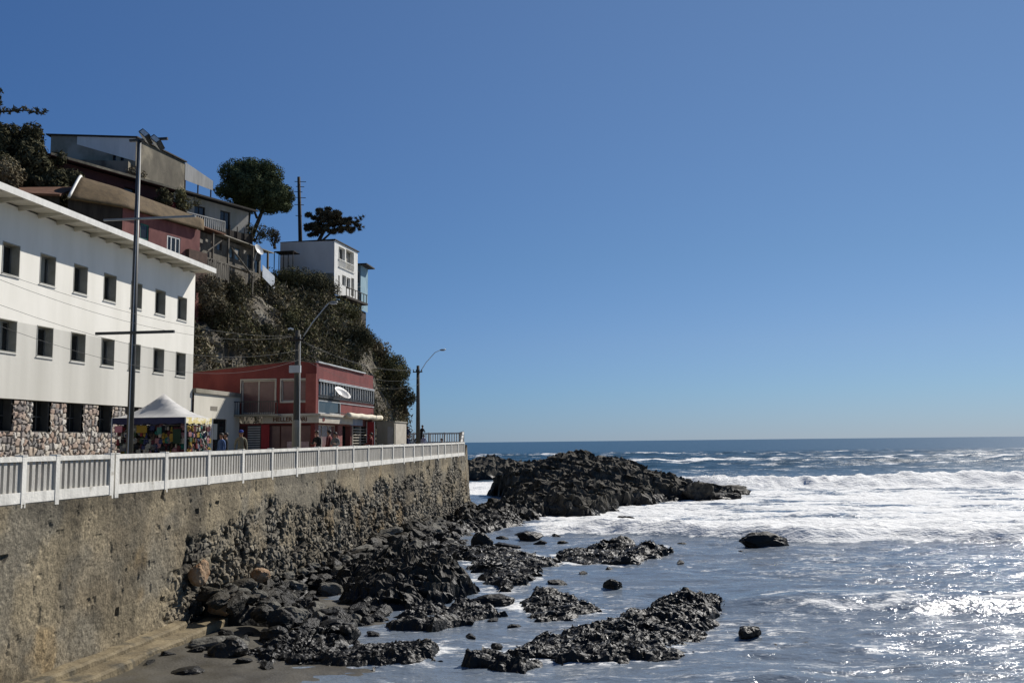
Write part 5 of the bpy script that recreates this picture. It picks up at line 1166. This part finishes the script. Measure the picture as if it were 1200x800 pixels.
person('person in dark clothes bent forward beside the olive clad one', -5.0, 74.0, .28, R(30), 'phone', c_navy, c_black, s=.93, lean=.8)
person('person in a pale lilac top standing below the raised lookout', -3.65, 73.6, .28, R(170), 'stand', c_lilac, c_jean, s=.93)
person('person in a grey top sitting on the lookout steps', -2.3, 74.1, .28, R(190), 'sit', c_grey, c_black, s=1.0)
# ------------------------------------------------------------------ houses on the hill
def line(A, B, off=0):
    L = math.hypot(B[0]-A[0], B[1]-A[1]); u = ((B[0]-A[0])/L, (B[1]-A[1])/L); n = (u[1], -u[0])
    return (A[0]+n[0]*off, A[1]+n[1]*off), u, n, L
def slope_roof(m, o, u, n, a0, a1, d0, z0, d1, z1, th):
    """slab from offset d0 (height z0) to offset d1 (height z1)"""
    P = lambda a, d, z: (o[0]+u[0]*a+n[0]*d, o[1]+u[1]*a+n[1]*d, z)
    m.add([P(a0,d0,z0),P(a1,d0,z0),P(a1,d1,z1),P(a0,d1,z1),P(a0,d0,z0+th),P(a1,d0,z0+th),P(a1,d1,z1+th),P(a0,d1,z1+th)], [(0,1,2,3),(4,5,6,7),(0,1,5,4),(1,2,6,5),(2,3,7,6),(3,0,4,7)])
# grey concrete house on top
gh = thing('concrete_house', 'bare grey concrete house with a flat roof, topmost on the hill', 'house', (-28, 74, 20))
o, u, n, L = line((-32.6,67.7), (-26.3,69.4)); oB, uB, nB, LB = line((-26.3,69.4), (-25.6,76.2))
m = MB(); holed_wall(m, o, u, n, L, 17, 25.92, [(4.75,5.0,23.7,24.75), (5.35,5.6,23.7,24.75)], .25); m.build('wall', conc_grey, gh); m = MB(); m.quad((-25.6,76.2,17),(-33,77,17),(-33,77,25.9),(-25.6,76.2,25.9)); m.build('rear_wall', conc_grey, gh)
m = MB(); holed_wall(m, oB, uB, nB, LB, 17, 25.92, [], .2); m.build('side_wall', conc_brown, gh)
m = MB(); m.obox(o,u,n, 4.7,5.65, -.30,-.26, 23.6,24.8); m.build('pane', glass_dark, gh)
m = MB(); m.add([(o[0]+u[0]*a+n[0]*.05, o[1]+u[1]*a+n[1]*.05, z) for a, z in ((2.0,25.9),(6.50,25.9),(6.50,24.0),(2.0,25.25))], [(0,1,2,3)]); m.build('pale_cladding', tin_white, gh)
m = MB(); m.add([(-32.9,67.45,25.93),(-26.15,69.25,25.93),(-25.45,76.35,25.93),(-33.2,77,25.93),(-32.9,67.45,26.03),(-26.15,69.25,26.03),(-25.45,76.35,26.03),(-33.2,77,26.03)], [(0,1,2,3),(4,5,6,7),(0,1,5,4),(1,2,6,5),(2,3,7,6),(3,0,4,7)]); m.build('roof', roof_dark, gh)
m = MB(); m.obox(o,u,n, .2,6.2, .02,.9, 22.2,23.75); m.build('low_wall', conc_brown, gh)
t = thing('corrugated_fence', 'pale corrugated iron sheet fence running on from the concrete house', 'fence', (-25.8,79.5,23))
o, u, n, L = line((-25.6,76.3), (-26.1,82.8)); m = MB(); V = []; F = []; k = 90
for i in range(k+1):
    a = L*i/k; d = .035*math.sin(i*2.1)
    for z in (24.35+.8*i/k, 25.95+.12*i/k): V.append((o[0]+u[0]*a+n[0]*d, o[1]+u[1]*a+n[1]*d, z))
for i in range(k): F.append((2*i, 2*i+2, 2*i+3, 2*i+1))
m.add(V, F); m.build('sheet', M('sheet_iron', (.30,.31,.32), (.42,.43,.44), rough=.6, scale=1.5, streak=.3), t)
for a in (.3, 3.2, 6.3): m = MB(); m.obox(o,u,n, a-.05,a+.05, -.16,-.06, 20,25.9); m.build('post', wood_dark, t)
# maroon house and pale house share one line
A, B = (-25.6,58), (-19,74.4)
o, u, n, L = line(A, B, -.6)
mh = thing('maroon_house', 'dark maroon house with a long sloping dark roof below the concrete house', 'house', (-24,63,15))
m = MB(); holed_wall(m, o, u, n, 10.5, 12, 20.85, [(6.0,7.0,19.0,20.3)], .2); m.quad((o[0],o[1],12),(o[0]-n[0]*7,o[1]-n[1]*7,12),(o[0]-n[0]*7,o[1]-n[1]*7,21.9),(o[0],o[1],20.85)); m.build('wall', maroon_dark, mh)
m = MB(); m.obox(o,u,n, 6.0,7.0, -.26,-.21, 19.0,20.3); m.build('pane', glass_dark, mh)
m = MB(); slope_roof(m, o, u, n, -.4, 10.6, .6, 20.88, -6, 22.2, .14); rf = m.build('roof', maroon_dark, mh); m = MB(); m.obox(o,u,n, -.4,10.6, .601,.66, 20.93,21.10); m.build('gutter', conc_brown, rf)
ph = thing('pale_house', 'pale house with two dark windows under a dark roof, behind the balcony plants', 'house', (-21,70,15))
m = MB(); holed_wall(m, o, u, n, 7.7, 12, 20.95, [], .2) if False else holed_wall(m, (o[0]+u[0]*10.52, o[1]+u[1]*10.52), u, n, 7.9, 12, 20.95, [(2.05,3.15,18.6,20.35),(4.75,5.85,18.95,20.5)], .22)
e_ = (o[0]+u[0]*18.42, o[1]+u[1]*18.42); m.quad((e_[0],e_[1],12),(e_[0]-n[0]*6,e_[1]-n[1]*6,12),(e_[0]-n[0]*6,e_[1]-n[1]*6,21.6),(e_[0],e_[1],20.95)); m.build('wall', M('wall_pale', (.22,.215,.20), (.31,.30,.285), scale=.8, streak=.3, bump=.2), ph)
oP = (o[0]+u[0]*10.52, o[1]+u[1]*10.52)
window(ph, oP, u, n, 2.05, 3.15, 18.6, 20.35, .15, wood_dark, glass_dark, 1, .07, 'door'); window(ph, oP, u, n, 4.75, 5.85, 18.95, 20.5, .15, wood_dark, glass_dark, 1, .07)
m = MB(); slope_roof(m, oP, u, n, .1, 8.3, .7, 20.97, -5, 22.0, .13); m.build('roof', roof_dark, ph)
m = MB(); m.obox(oP,u,n, -1.4,3.6, .005,1.9, 18.05,18.2); bl = m.build('balcony', wood_dark, ph); m = MB()
for k in range(24): a = -1.3+k*.21; m.obox(oP,u,n, a,a+.07, 1.80,1.84, 18.2,19.0)
m.obox(oP,u,n, -1.4,3.6, 1.78,1.86, 19.0,19.07); m.build('balustrade', M('baluster_white', (.42,.42,.40), (.52,.52,.50)), bl)
m = MB(); m.obox(oP,u,n, -1.75,-1.42, 1.5,1.9, 17.6,19.5); m.build('brick_pier', maroon, bl)
m = MB(); m.obox(oP,u,n, 3.7,8.0, .4,.45, 18.1,18.9)
for k in range(6): m.obox(oP,u,n, 3.7+k*.82,3.76+k*.82, .46,.52, 17.5,19.3)
m.build('wire_fence', wood_dark, ph)
# tiled house with the swept roof
th = thing('tiled_house', 'pink walled house with a swept brown tile roof edged in white', 'house', (-19.5,58.5,12))
R0, R1, B1, B2, Rf = [Vector(p) for p in ((-21.1,52.9,16.5),(-23.1,57.2,19.0),(-18.9,55.6,16.5),(-17.1,62.7,16.5),(-17.75,63.1,17.1))]
k1, k2, k3 = 14, 8, 18; V = []; F = []
eave = [R0.lerp(B1, i/k2) for i in range(k2)]+[B1.lerp(B2, i/k3) for i in range(k3+1)]
ridge = [R1.lerp(Rf, (i/(k2+k3))**1.35) for i in range(k2+k3+1)]
ne = len(eave)
for i in range(ne):
    for jx in range(k1+1):
        s_ = jx/k1; p = eave[i].lerp(ridge[i], s_); out = Vector((.93,-.36,0)); p = p+Vector((0,0,.55*math.sin(math.pi*s_)))+out*.35*math.sin(math.pi*s_)*(1-.5*i/ne); V.append(p)
for i in range(ne-1):
    for jx in range(k1): a = i*(k1+1)+jx; F.append((a, a+1, a+k1+2, a+k1+1))
m = MB(); m.add(V, F); rf = m.build('roof', roof_tile, th, True); sm = rf.modifiers.new('s', 'SOLIDIFY'); sm.thickness = .12; sm.offset = -1
m = MB(); m.tube([V[jx]+Vector((-.05,-.05,.05)) for jx in range(k1+1)], .09, 7); m.tube([p+Vector((0,0,.06)) for p in [V[i*(k1+1)+k1] for i in range(ne)]], .07, 6); m.build('ridge_cap', white_paint, rf, True)
o, u, n, L = line((-18.9,55.6), (-17.1,62.7), -.35)
m = MB(); holed_wall(m, o, u, n, L, 9, 16.5, [(1.55,2.35,14.8,15.85),(4.05,5.35,14.2,15.55)], .16); m.quad((o[0]+u[0]*L,o[1]+u[1]*L,9),(o[0]+u[0]*L-6,o[1]+u[1]*L+2,9),(o[0]+u[0]*L-6,o[1]+u[1]*L+2,17.5),(o[0]+u[0]*L,o[1]+u[1]*L,16.5)); m.build('wall', pink_wall, th)
window(th, o, u, n, 1.55, 2.35, 14.8, 15.85, .10, teal, glass_dark, 0, .09); window(th, o, u, n, 4.05, 5.35, 14.2, 15.55, .08, white_paint, glass_dark, 2, .10)
o3, u3, n3, L3 = line((-21.1,52.9), (-18.9,55.6), -.35); m = MB(); holed_wall(m, o3, u3, n3, L3-.1, 9, 16.5, [], .2); m.build('end_wall', wood_dark, th)
m = MB(); m.obox(o,u,n, 5.9,7.8, -.3,.3, 12.6,14.9); m.build('brick_lean_to', M('brick_dark', (.06,.035,.028), (.10,.06,.048), scale=3, bump=.4), th)
t = thing('rusty_roofed_house', 'old house with a low rust brown tile roof beside the swept roof', 'house', (-24,53,12))
m = MB(); m.add([(-26.5,50.5,16.6),(-21.6,52.6,16.7),(-23.2,57.0,18.4),(-28.5,55.0,18.2)], [(0,1,2,3)]); r_ = m.build('roof', roof_rust, t); sm = r_.modifiers.new('s', 'SOLIDIFY'); sm.thickness = .14
m = MB(); m.add([(-26.2,50.9,10),(-21.8,52.9,10),(-21.8,52.9,16.7),(-26.2,50.9,16.6)], [(0,1,2,3)]); m.build('wall', wood_dark, t)
# weathered shack
K_ = .93; ZK = lambda z: z*.93+.09
class SB(MB):
    def obox(s, o, u, n, a0, a1, d0, d1, z0, z1): return MB.obox(s, o, u, n, a0*K_, a1*K_, d0, d1, ZK(z0), ZK(z1))
sh = thing('wooden_shack', 'weathered grey wooden shack with a patched tin roof and props on the cliff edge', 'house', (-21,74,13))
o, u, n, L = line((-18.6,63.8), (-17.1,74.4), -.5)
m = SB(); WH = [(a*K_,b*K_,ZK(c),ZK(d)) for a,b,c,d in ((4.3,5.0,17.3,18.0),(5.9,6.8,17.0,18.05),(6.95,7.85,17.0,18.05),(9.0,9.8,16.6,17.9),(10.2,10.9,16.4,17.6))]; holed_wall(m, o, u, n, 11.2*K_, 10.5, ZK(18.35), WH, .2); m.build('wall', wood_grey, sh)
for a, b, za, zb in WH: window(sh, o, u, n, a, b, za, zb, .12, wood_grey, glass_blue if 5 < a < 8 else glass_dark, 0, .06)
m = SB(); slope_roof(m, o, u, n, -.6*K_, 4.0*K_, .95, ZK(18.40), -3.5, ZK(19.0), .09); r_ = m.build('roof', roof_rust, sh); m = SB(); slope_roof(m, o, u, n, 3.8*K_, 8.0*K_, .75, ZK(18.42), -3.5, ZK(19.05), .07); slope_roof(m, o, u, n, 7.9*K_, 11.9*K_, .85, ZK(18.36), -3.5, ZK(18.9), .08); m.build('tin_sheet', conc_grey, r_)
rg = np.random.default_rng(12)
m = SB()
for a in (.2, 2.4, 4.6, 8.4, 10.9): m.obox(o,u,n, a,a+.14, .7,.84, 11,18.3)
m.obox(o,u,n, -.2,8.6, .5,.86, 16.0,16.14); m.build('prop_post', wood_grey, sh)
P = lambda a, d, z: (o[0]+u[0]*a*K_+n[0]*d, o[1]+u[1]*a*K_+n[1]*d, ZK(z))
m = SB(); m.tube([P(4.8,.95,17.5), P(8.3,.95,15.6)], .07, 6); m.tube([P(1.5,.95,16.6), P(3.4,.95,17.8)], .05, 6); m.build('brace', wood_grey, sh)
m = SB()
for k in range(26):
    a = .9+k*.145; m.obox(o,u,n, a,a+.12, .86+.02*(k % 2),.90+.02*(k % 2), 14.7+rg.uniform(-.1,.1),15.95+rg.uniform(-.2,.15))
m.build('plank_fence', wood_grey, sh)
m = SB(); m.add([P(9.9,.88,17.0), P(12.0,.88,16.3), P(12.0,.9,15.1), P(9.9,.9,15.9)], [(0,1,2,3)]); m.build('hanging_sheet', M('sheet_blue_white', (.36,.40,.46), (.48,.52,.57)), sh)
scrap_m = M('scrap', (.06,.05,.045), (.26,.24,.22), scale=1.3)
for k in range(14):
    a = rg.uniform(-.2, 8.2); z = rg.uniform(14.2, 17.6); w_ = rg.uniform(.2, .9); m = SB(); m.obox(o,u,n, a,a+w_, .6+.01*k,.64+.01*k, z,z+rg.uniform(.08,.35)); m.build('scrap_board', scrap_m, sh)
t = thing('satellite_dish', 'small white satellite dish on the edge of the wooden shack', 'satellite dish', P(8.6,1.0,17.6))
mt_ = Matrix.Translation(Vector(P(8.6,1.15,18.0))) @ Euler((R(62), R(30), R(60))).to_matrix().to_4x4(); V = [(0,0,0)]; F = []; kk = 16
for i in range(1, 5):
    for j in range(kk): a = 2*math.pi*j/kk; r = .48*i/4; V.append((r*math.cos(a), r*math.sin(a), .16*(i/4)**2))
for j in range(kk): F.append((0, 1+j, 1+(j+1) % kk))
for i in range(3):
    for j in range(kk): F.append((1+i*kk+j, 1+(i+1)*kk+j, 1+(i+1)*kk+(j+1) % kk, 1+i*kk+(j+1) % kk))
m = SB(); m.add([mt_ @ Vector(v) for v in V], F); m.build('reflector', dish_white, t, True); m = SB(); m.tube([P(8.6,.8,16.9), P(8.6,1.05,17.95)], .035, 6); m.build('bracket', metal_grey, t)
# modern white house
wh = thing('white_house', 'white flat roofed house with open balconies on the cliff edge', 'house', (-17.5,88,15.2))
o, u, n, L = line((-14.9,85.0), (-14.4,91.3)); oF, uF, nF, LF = line((-20.15,84.75), (-14.9,85.0))
m = MB(); holed_wall(m, oF, uF, nF, LF, 17.3, 20.35, [], .2); m.quad((-20.15,84.75,17.3),(-20.15,91.2,17.3),(-20.15,91.2,20.4),(-20.15,84.75,20.35)); m.build('wall', M('wall_shade_white', (.50,.50,.52), (.58,.58,.60), scale=.8, streak=.4), wh)
m = MB(); holed_wall(m, oF, uF, nF, LF-.02, 13.5, 17.298, [], .2); m.build('lower_wall', conc_grey, wh)
m = MB(); holed_wall(m, o, u, n, 5.9, 15.3, 20.42, [(1.0,2.6,18.75,20.05),(2.85,4.9,18.25,20.15),(.95,1.35,15.75,17.25),(1.95,2.9,16.45,17.45),(3.05,4.0,16.3,17.4),(4.25,5.0,15.75,17.55)], .45); m.build('front_wall', white_paint, wh)
window(wh, o, u, n, 1.0, 2.6, 18.75, 20.05, .3, white_paint, glass_dark, 1, .07)
window(wh, o, u, n, .95, 1.35, 15.75, 17.25, .3, grey_dark, glass_dark, 0, .06, 'door')
window(wh, o, u, n, 1.95, 2.9, 16.45, 17.45, .25, white_paint, glass_dark, 0, .07); window(wh, o, u, n, 3.05, 4.0, 16.3, 17.4, .25, white_paint, glass_dark, 0, .07); window(wh, o, u, n, 4.25, 5.0, 15.75, 17.55, .3, grey_dark, glass_dark, 0, .06, 'door')
m = MB(); m.obox(o,u,n, 2.86,4.89, -.46,-.42, 18.26,20.14); m.build('balcony_lining', conc_grey, wh)
m = MB(); 
for k in range(22): a = 1.0+k*.178; m.obox(o,u,n, a,a+.03, .05,.08, 18.1,18.78)
m.obox(o,u,n, .95,4.95, .03,.10, 18.78,18.84); m.obox(o,u,n, .95,4.95, .03,.10, 18.05,18.10); m.build('balcony_rail', white_paint, wh)
m = MB(); m.obox(o,u,n, -.12,6.1, -5.5,.12, 20.425,20.52); m.build('roof', roof_dark, wh)
m = MB(); m.obox(o,u,n, .6,6.2, .005,1.0, 15.0,15.2)
for k in range(8): a = .7+k*.75; m.obox(o,u,n, a,a+.06, .9,.96, 15.2,16.0); m.obox(o,u,n, a,a+.1, .3,.4, 12.5,15.0)
m.obox(o,u,n, .6,6.2, .9,.97, 16.0,16.06); m.build('deck', wood_dark, wh)
m = MB(); m.obox((0,0),(1,0),(0,1), -19.9,-18.0, 82.6,84.2, 19.0,19.06)
for k in range(5): m.box(-19.9+k*.45,-19.84+k*.45, 82.6,82.66, 17.0,19.0)
m.build('wooden_stand', wood_dark, wh)
bh = thing('blue_house', 'narrow house of pale blue boards with a flat overhanging roof past the white house', 'house', (-14.6,94,12))
oF, uF, nF, LF = line((-16.8,93.0), (-14.75,93.0)); o, u, n, L = line((-14.75,93.0), (-14.7,95.4))
m = MB(); holed_wall(m, oF, uF, nF, LF, 14.9, 19.5, [(.85,1.95,17.6,18.9),(.9,1.95,15.4,16.5)], .15); holed_wall(m, o, u, n, L, 14.9, 19.5, [], .2); m.build('wall', blue_board, bh)
window(bh, oF, uF, nF, 0.85,1.95,17.6,18.9,.1, tin_white, glass_blue, 1, .07); window(bh, oF, uF, nF, 0.9,1.95,15.4,16.5,.1, tin_white, glass_blue, 1, .07)
m = MB(); m.box(-16.9,-14.0,92.6,95.6,19.5,19.62); m.build('roof', roof_dark, bh); m = MB(); m.obox(oF,uF,nF, .75,2.04, .005,.04, 17.2,17.32); m.build('trim', white_paint, bh)
m = MB(); m.box(-16.6,-14.85,93.05,95.3,9,14.898); m.build('lower_boards', wood_dark, bh)
# old pole
t = thing('wooden_pole', 'bare dark wooden pole with short pegs rising behind the white house', 'pole', (-19,87,20)); m = MB(); m.tube([(-18.85,87,16.5),(-19.05,87,22),(-19.25,87,27.3)], [.20,.19,.15], 9); m.build('pole', wood_dark, t, True); m = MB()
for k, z in enumerate((23.4,24.5,25.2,25.8,26.3,26.8)): m.tube([(-19.5-.15*(k % 2),86.95,z+.05),(-18.85+.18*(k % 3),86.95,z-.04)], .035, 5)
m.build('peg', wood_dark, t)

# ------------------------------------------------------------------ trees
def tree(name, label, limbs, clumps, radii, mat, n, size, seed, long=1.6, flat=1., up=.3, base=None, shade_dir=True):
    t = thing(name, label, 'tree', base or limbs[0][0][0]); m = MB()
    for P, r in limbs: m.tube(P, r, 8)
    m.build('trunk', bark, t, True); rg = np.random.default_rng(seed)
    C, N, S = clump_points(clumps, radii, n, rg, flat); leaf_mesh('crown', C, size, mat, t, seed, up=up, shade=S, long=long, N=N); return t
rg = np.random.default_rng(77)
cl = []; ra = []
for _ in range(165):
    d = rg.normal(size=3); d /= np.linalg.norm(d); k = rg.uniform(.55, .98) 
    p = np.array([-20.7,80,24.30])+d*np.array([3.5,3.0,2.4])*k; p[2] -= .16*(p[0]+20.7)
    if p[2] < 22.9 and p[0] < -20.3: p[2] = 22.9+rg.uniform(0, .4)
    cl.append(p); ra.append(rg.uniform(.42, .9))
tree('pine_tree', 'large dense rounded pine with two bare trunks beside the pale house', [([(-21.5,80,17),(-21.4,80,21),(-21.2,80,23)], [.26,.22,.16]), ([(-21.2,80.2,19.5),(-20.3,80.2,21.8),(-19.6,80,23.2)], [.2,.17,.12]), ([(-21.4,80,21.2),(-22.4,79.8,22.6),(-22.8,79.5,24)], [.12,.09,.05]), ([(-20.5,80,21.6),(-21.0,80,22.8),(-20.6,80.2,24.5)], [.12,.1,.06])], cl, ra, leaf_pine, 800, .095, 5, 2.0)
cl = []; ra = []
for _ in range(95):
    k = rg.uniform(0, 1)**1.3; a = rg.uniform(0, 1)**1.2
    x = -19.9+4.0*k; z = 22.3+.5*k+(2.7*math.sin(math.pi*min(1, k*.66+.24)))*rg.uniform(0, 1)+.2
    cl.append((x, 92+rg.uniform(-1.4, 1.4), z)); ra.append(rg.uniform(.2, .46))
for k in range(16): cl.append((-16+rg.uniform(0,1.5), 92+rg.uniform(-.8,.8), 23.5+rg.uniform(-.7,.6))); ra.append(rg.uniform(.14,.26))
for k in range(7): cl.append((-14.9+k*.13, 92+rg.uniform(-.3,.3), [24.15,23.95,23.2][k % 3]+.02*k)); ra.append(.13)
tree('cypress_tree', 'wind bent dark brown cypress leaning seaward behind the white house', [([(-19.2,92,16.5),(-19.0,92,21.8),(-18.2,92,23.3),(-16.6,92,24.0)], [.3,.24,.15,.05]), ([(-19.0,92,21.6),(-17.6,92,22.8),(-15.6,92,23.2)], [.14,.1,.03]), ([(-18.5,92,23),(-17.2,92.2,24.6)], [.1,.03])], cl, ra, leaf_cypress, 900, .075, 9, 6.5, .5, .1)
cl = []; ra = []
for _ in range(190):
    a = rg.uniform(0, 2*math.pi); k = rg.uniform(0, 1)**.6; cl.append((-29.5+5.0*k*math.cos(a), 58+3.4*k*math.sin(a), 17.6+6.0*rg.uniform(0,1)*(1-.70*k**2)+.15)); ra.append(rg.uniform(.5, .95))
tree('conifer_tree', 'large dark conifer at the top of the slope with one long bare branch', [([(-29.8,58,13),(-29.6,58,20),(-29.7,58,22.6)], [.4,.3,.1]), ([(-29.6,57,22.0),(-28.4,56,23.5),(-26.6,56,23.5),(-25.1,56,23.1)], [.14,.08,.05,.02]), ([(-28.9,56.4,22.8),(-28.6,56.1,24.2),(-28.5,56,25.0)], [.08,.05,.02])], cl, ra, leaf_dark, 560, .12, 13, 2.6)
cl = [(-28.5+.24*k, 56.0, 23.5+.0*k-.05*max(0,k-8)+.10*(k % 3)-.05) for k in range(15)]+[(-28.55+.06*(k % 3), 56.0, 23.9+.2*k) for k in range(6)]
C, N, S = clump_points(cl, [.15]*len(cl), 420, np.random.default_rng(3)); con = [q for q in bpy.data.objects if q.name == 'conifer_tree'][0]; leaf_mesh('branch_sprays', C, .12, leaf_dark, con, 3, shade=S, long=2.6)
# ------------------------------------------------------------------ shrubs
S_ = [
 ('dense dark round shrub filling the slope under the white house', (-16.0,82.3,15.0), (2.6,2.0,2.3), leaf_dark, 61, 30),
 ('olive green bushy shrub beside the dark one under the white house', (-18.3,81.6,15.6), (2.2,1.7,1.7), leaf_olive, 62, 24),
 ('low olive bush below the timber deck of the white house', (-13.4,82.2,13.2), (1.9,1.6,1.4), leaf_olive, 63, 20),
 ('dark bulging bush on the shoulder of the cliff', (-11.2,79.0,9.9), (1.9,1.7,1.7), leaf_dark, 64, 22),
 ('rough dark green bush at the very edge of the cliff', (-8.9,85.0,7.9), (1.5,1.5,2.1), leaf_olive, 65, 22),
 ('dark hanging bush overhanging the foot of the cliff edge', (-8.0,85.2,5.6), (1.0,1.2,1.7), leaf_dark, 66, 18),
 ('grey twiggy bush on the skyline of the cliff', (-10.2,85.0,10.0), (1.3,1.2,.9), leaf_dry, 67, 14),
 ('dry grey bush above the corner of the white building', (-18.9,70.0,13.6), (1.7,1.5,1.6), leaf_dry, 68, 16),
 ('dark bush on the cliff just past the white building', (-16.9,64.0,10.6), (1.5,1.4,1.6), leaf_dark, 69, 16),
 ('olive bush in the middle of the cliff above the red restaurant', (-14.2,72.6,10.4), (1.6,1.5,1.5), leaf_olive, 70, 18),
 ('tall dry bush below the wooden shack', (-17.2,73.6,13.2), (1.7,1.5,1.7), leaf_dry, 71, 18),
 ('dark bush low on the cliff behind the red roof', (-15.2,68.0,9.4), (1.4,1.4,1.4), leaf_dark, 72, 16),
 ('leafy pale bush on the cliff behind the long windows of the restaurant', (-10.8,77.6,6.6), (1.3,1.3,1.8), leaf_olive, 73, 18),
 ('thin tangled bush under the pine', (-18.9,80.0,19.6), (.8,.8,.9), leaf_cypress, 74, 8),
 ('dark matted bush on the bank below the pale house', (-19.0,76.0,19.4), (1.9,1.2,.9), leaf_dark, 75, 18),
 ('potted looking green bush on the balcony of the pale house', (-20.5,66.4,19.7), (1.5,.9,.9), leaf_olive, 76, 16),
 ('dark bush spilling over the balcony edge beside the brick pier', (-21.4,64.8,19.5), (1.0,.8,.9), leaf_dark, 77, 12),
 ('dry brushwood on the slope under the conifer', (-26.2,53.0,18.2), (1.9,1.6,1.3), leaf_dry, 78, 18),
 ('dark bush between the conifer and the rusty roof', (-27.5,55.2,18.6), (1.9,1.6,1.5), leaf_dark, 79, 18),
 ('dry bush against the brick lean-to of the tiled house', (-16.4,62.6,12.0), (1.2,1.2,1.7), leaf_dry, 81, 16),
 ('dark bush in front of the props of the wooden shack', (-16.6,66.6,12.4), (1.3,1.1,1.3), leaf_dark, 82, 16),
 ('bushy growth at the foot of the concrete house', (-24.6,66.5,22.0), (.9,.8,.8), leaf_dry, 80, 10),
]
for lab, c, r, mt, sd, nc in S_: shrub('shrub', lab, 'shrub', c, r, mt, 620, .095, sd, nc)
# pale dead stalks among the scrub
def stalks(n, seed):
    rg = np.random.default_rng(seed); m = MB()
    i = rg.choice(len(ctr), n, p=wgt)
    for a in i:
        p = Vector(ctr[a]); d = Vector((rg.uniform(-.5,.6), rg.uniform(-.5,.3), rg.uniform(.3,1))).normalized(); L_ = rg.uniform(.5,1.5); q = p+Vector(nn[a])*.2
        m.tube([q, q+d*L_*.5+Vector((.04,0,.03)), q+d*L_], [.035,.025,.01], 4)
    return m
tag(stalks(760, 5).build('dead_stalks', M('stalk', (.16,.145,.12), (.28,.26,.225), scale=4), None), 'pale dead stalks and twigs sticking out of the cliff scrub', 'stalks', kind='stuff')

# white spray thrown up where the breaker meets the headland
rg = np.random.default_rng(8); k = 2600
t_ = rg.random(k); C = np.c_[20.5+rg.normal(size=k)*1.6+2*t_, 106+rg.normal(size=k)*1.2, -3.6+1.6*rg.random(k)**1.8*np.exp(-((t_-.4)/.45)**2)+.15*rg.normal(size=k)]
sp_ = leaf_mesh('spray', C, .055, M('spray_white', (.78,.79,.80), (.88,.88,.88), rough=.6), None, 8, long=1.2); tag(sp_, 'white spray thrown up where the breaker meets the headland', 'spray', kind='stuff')
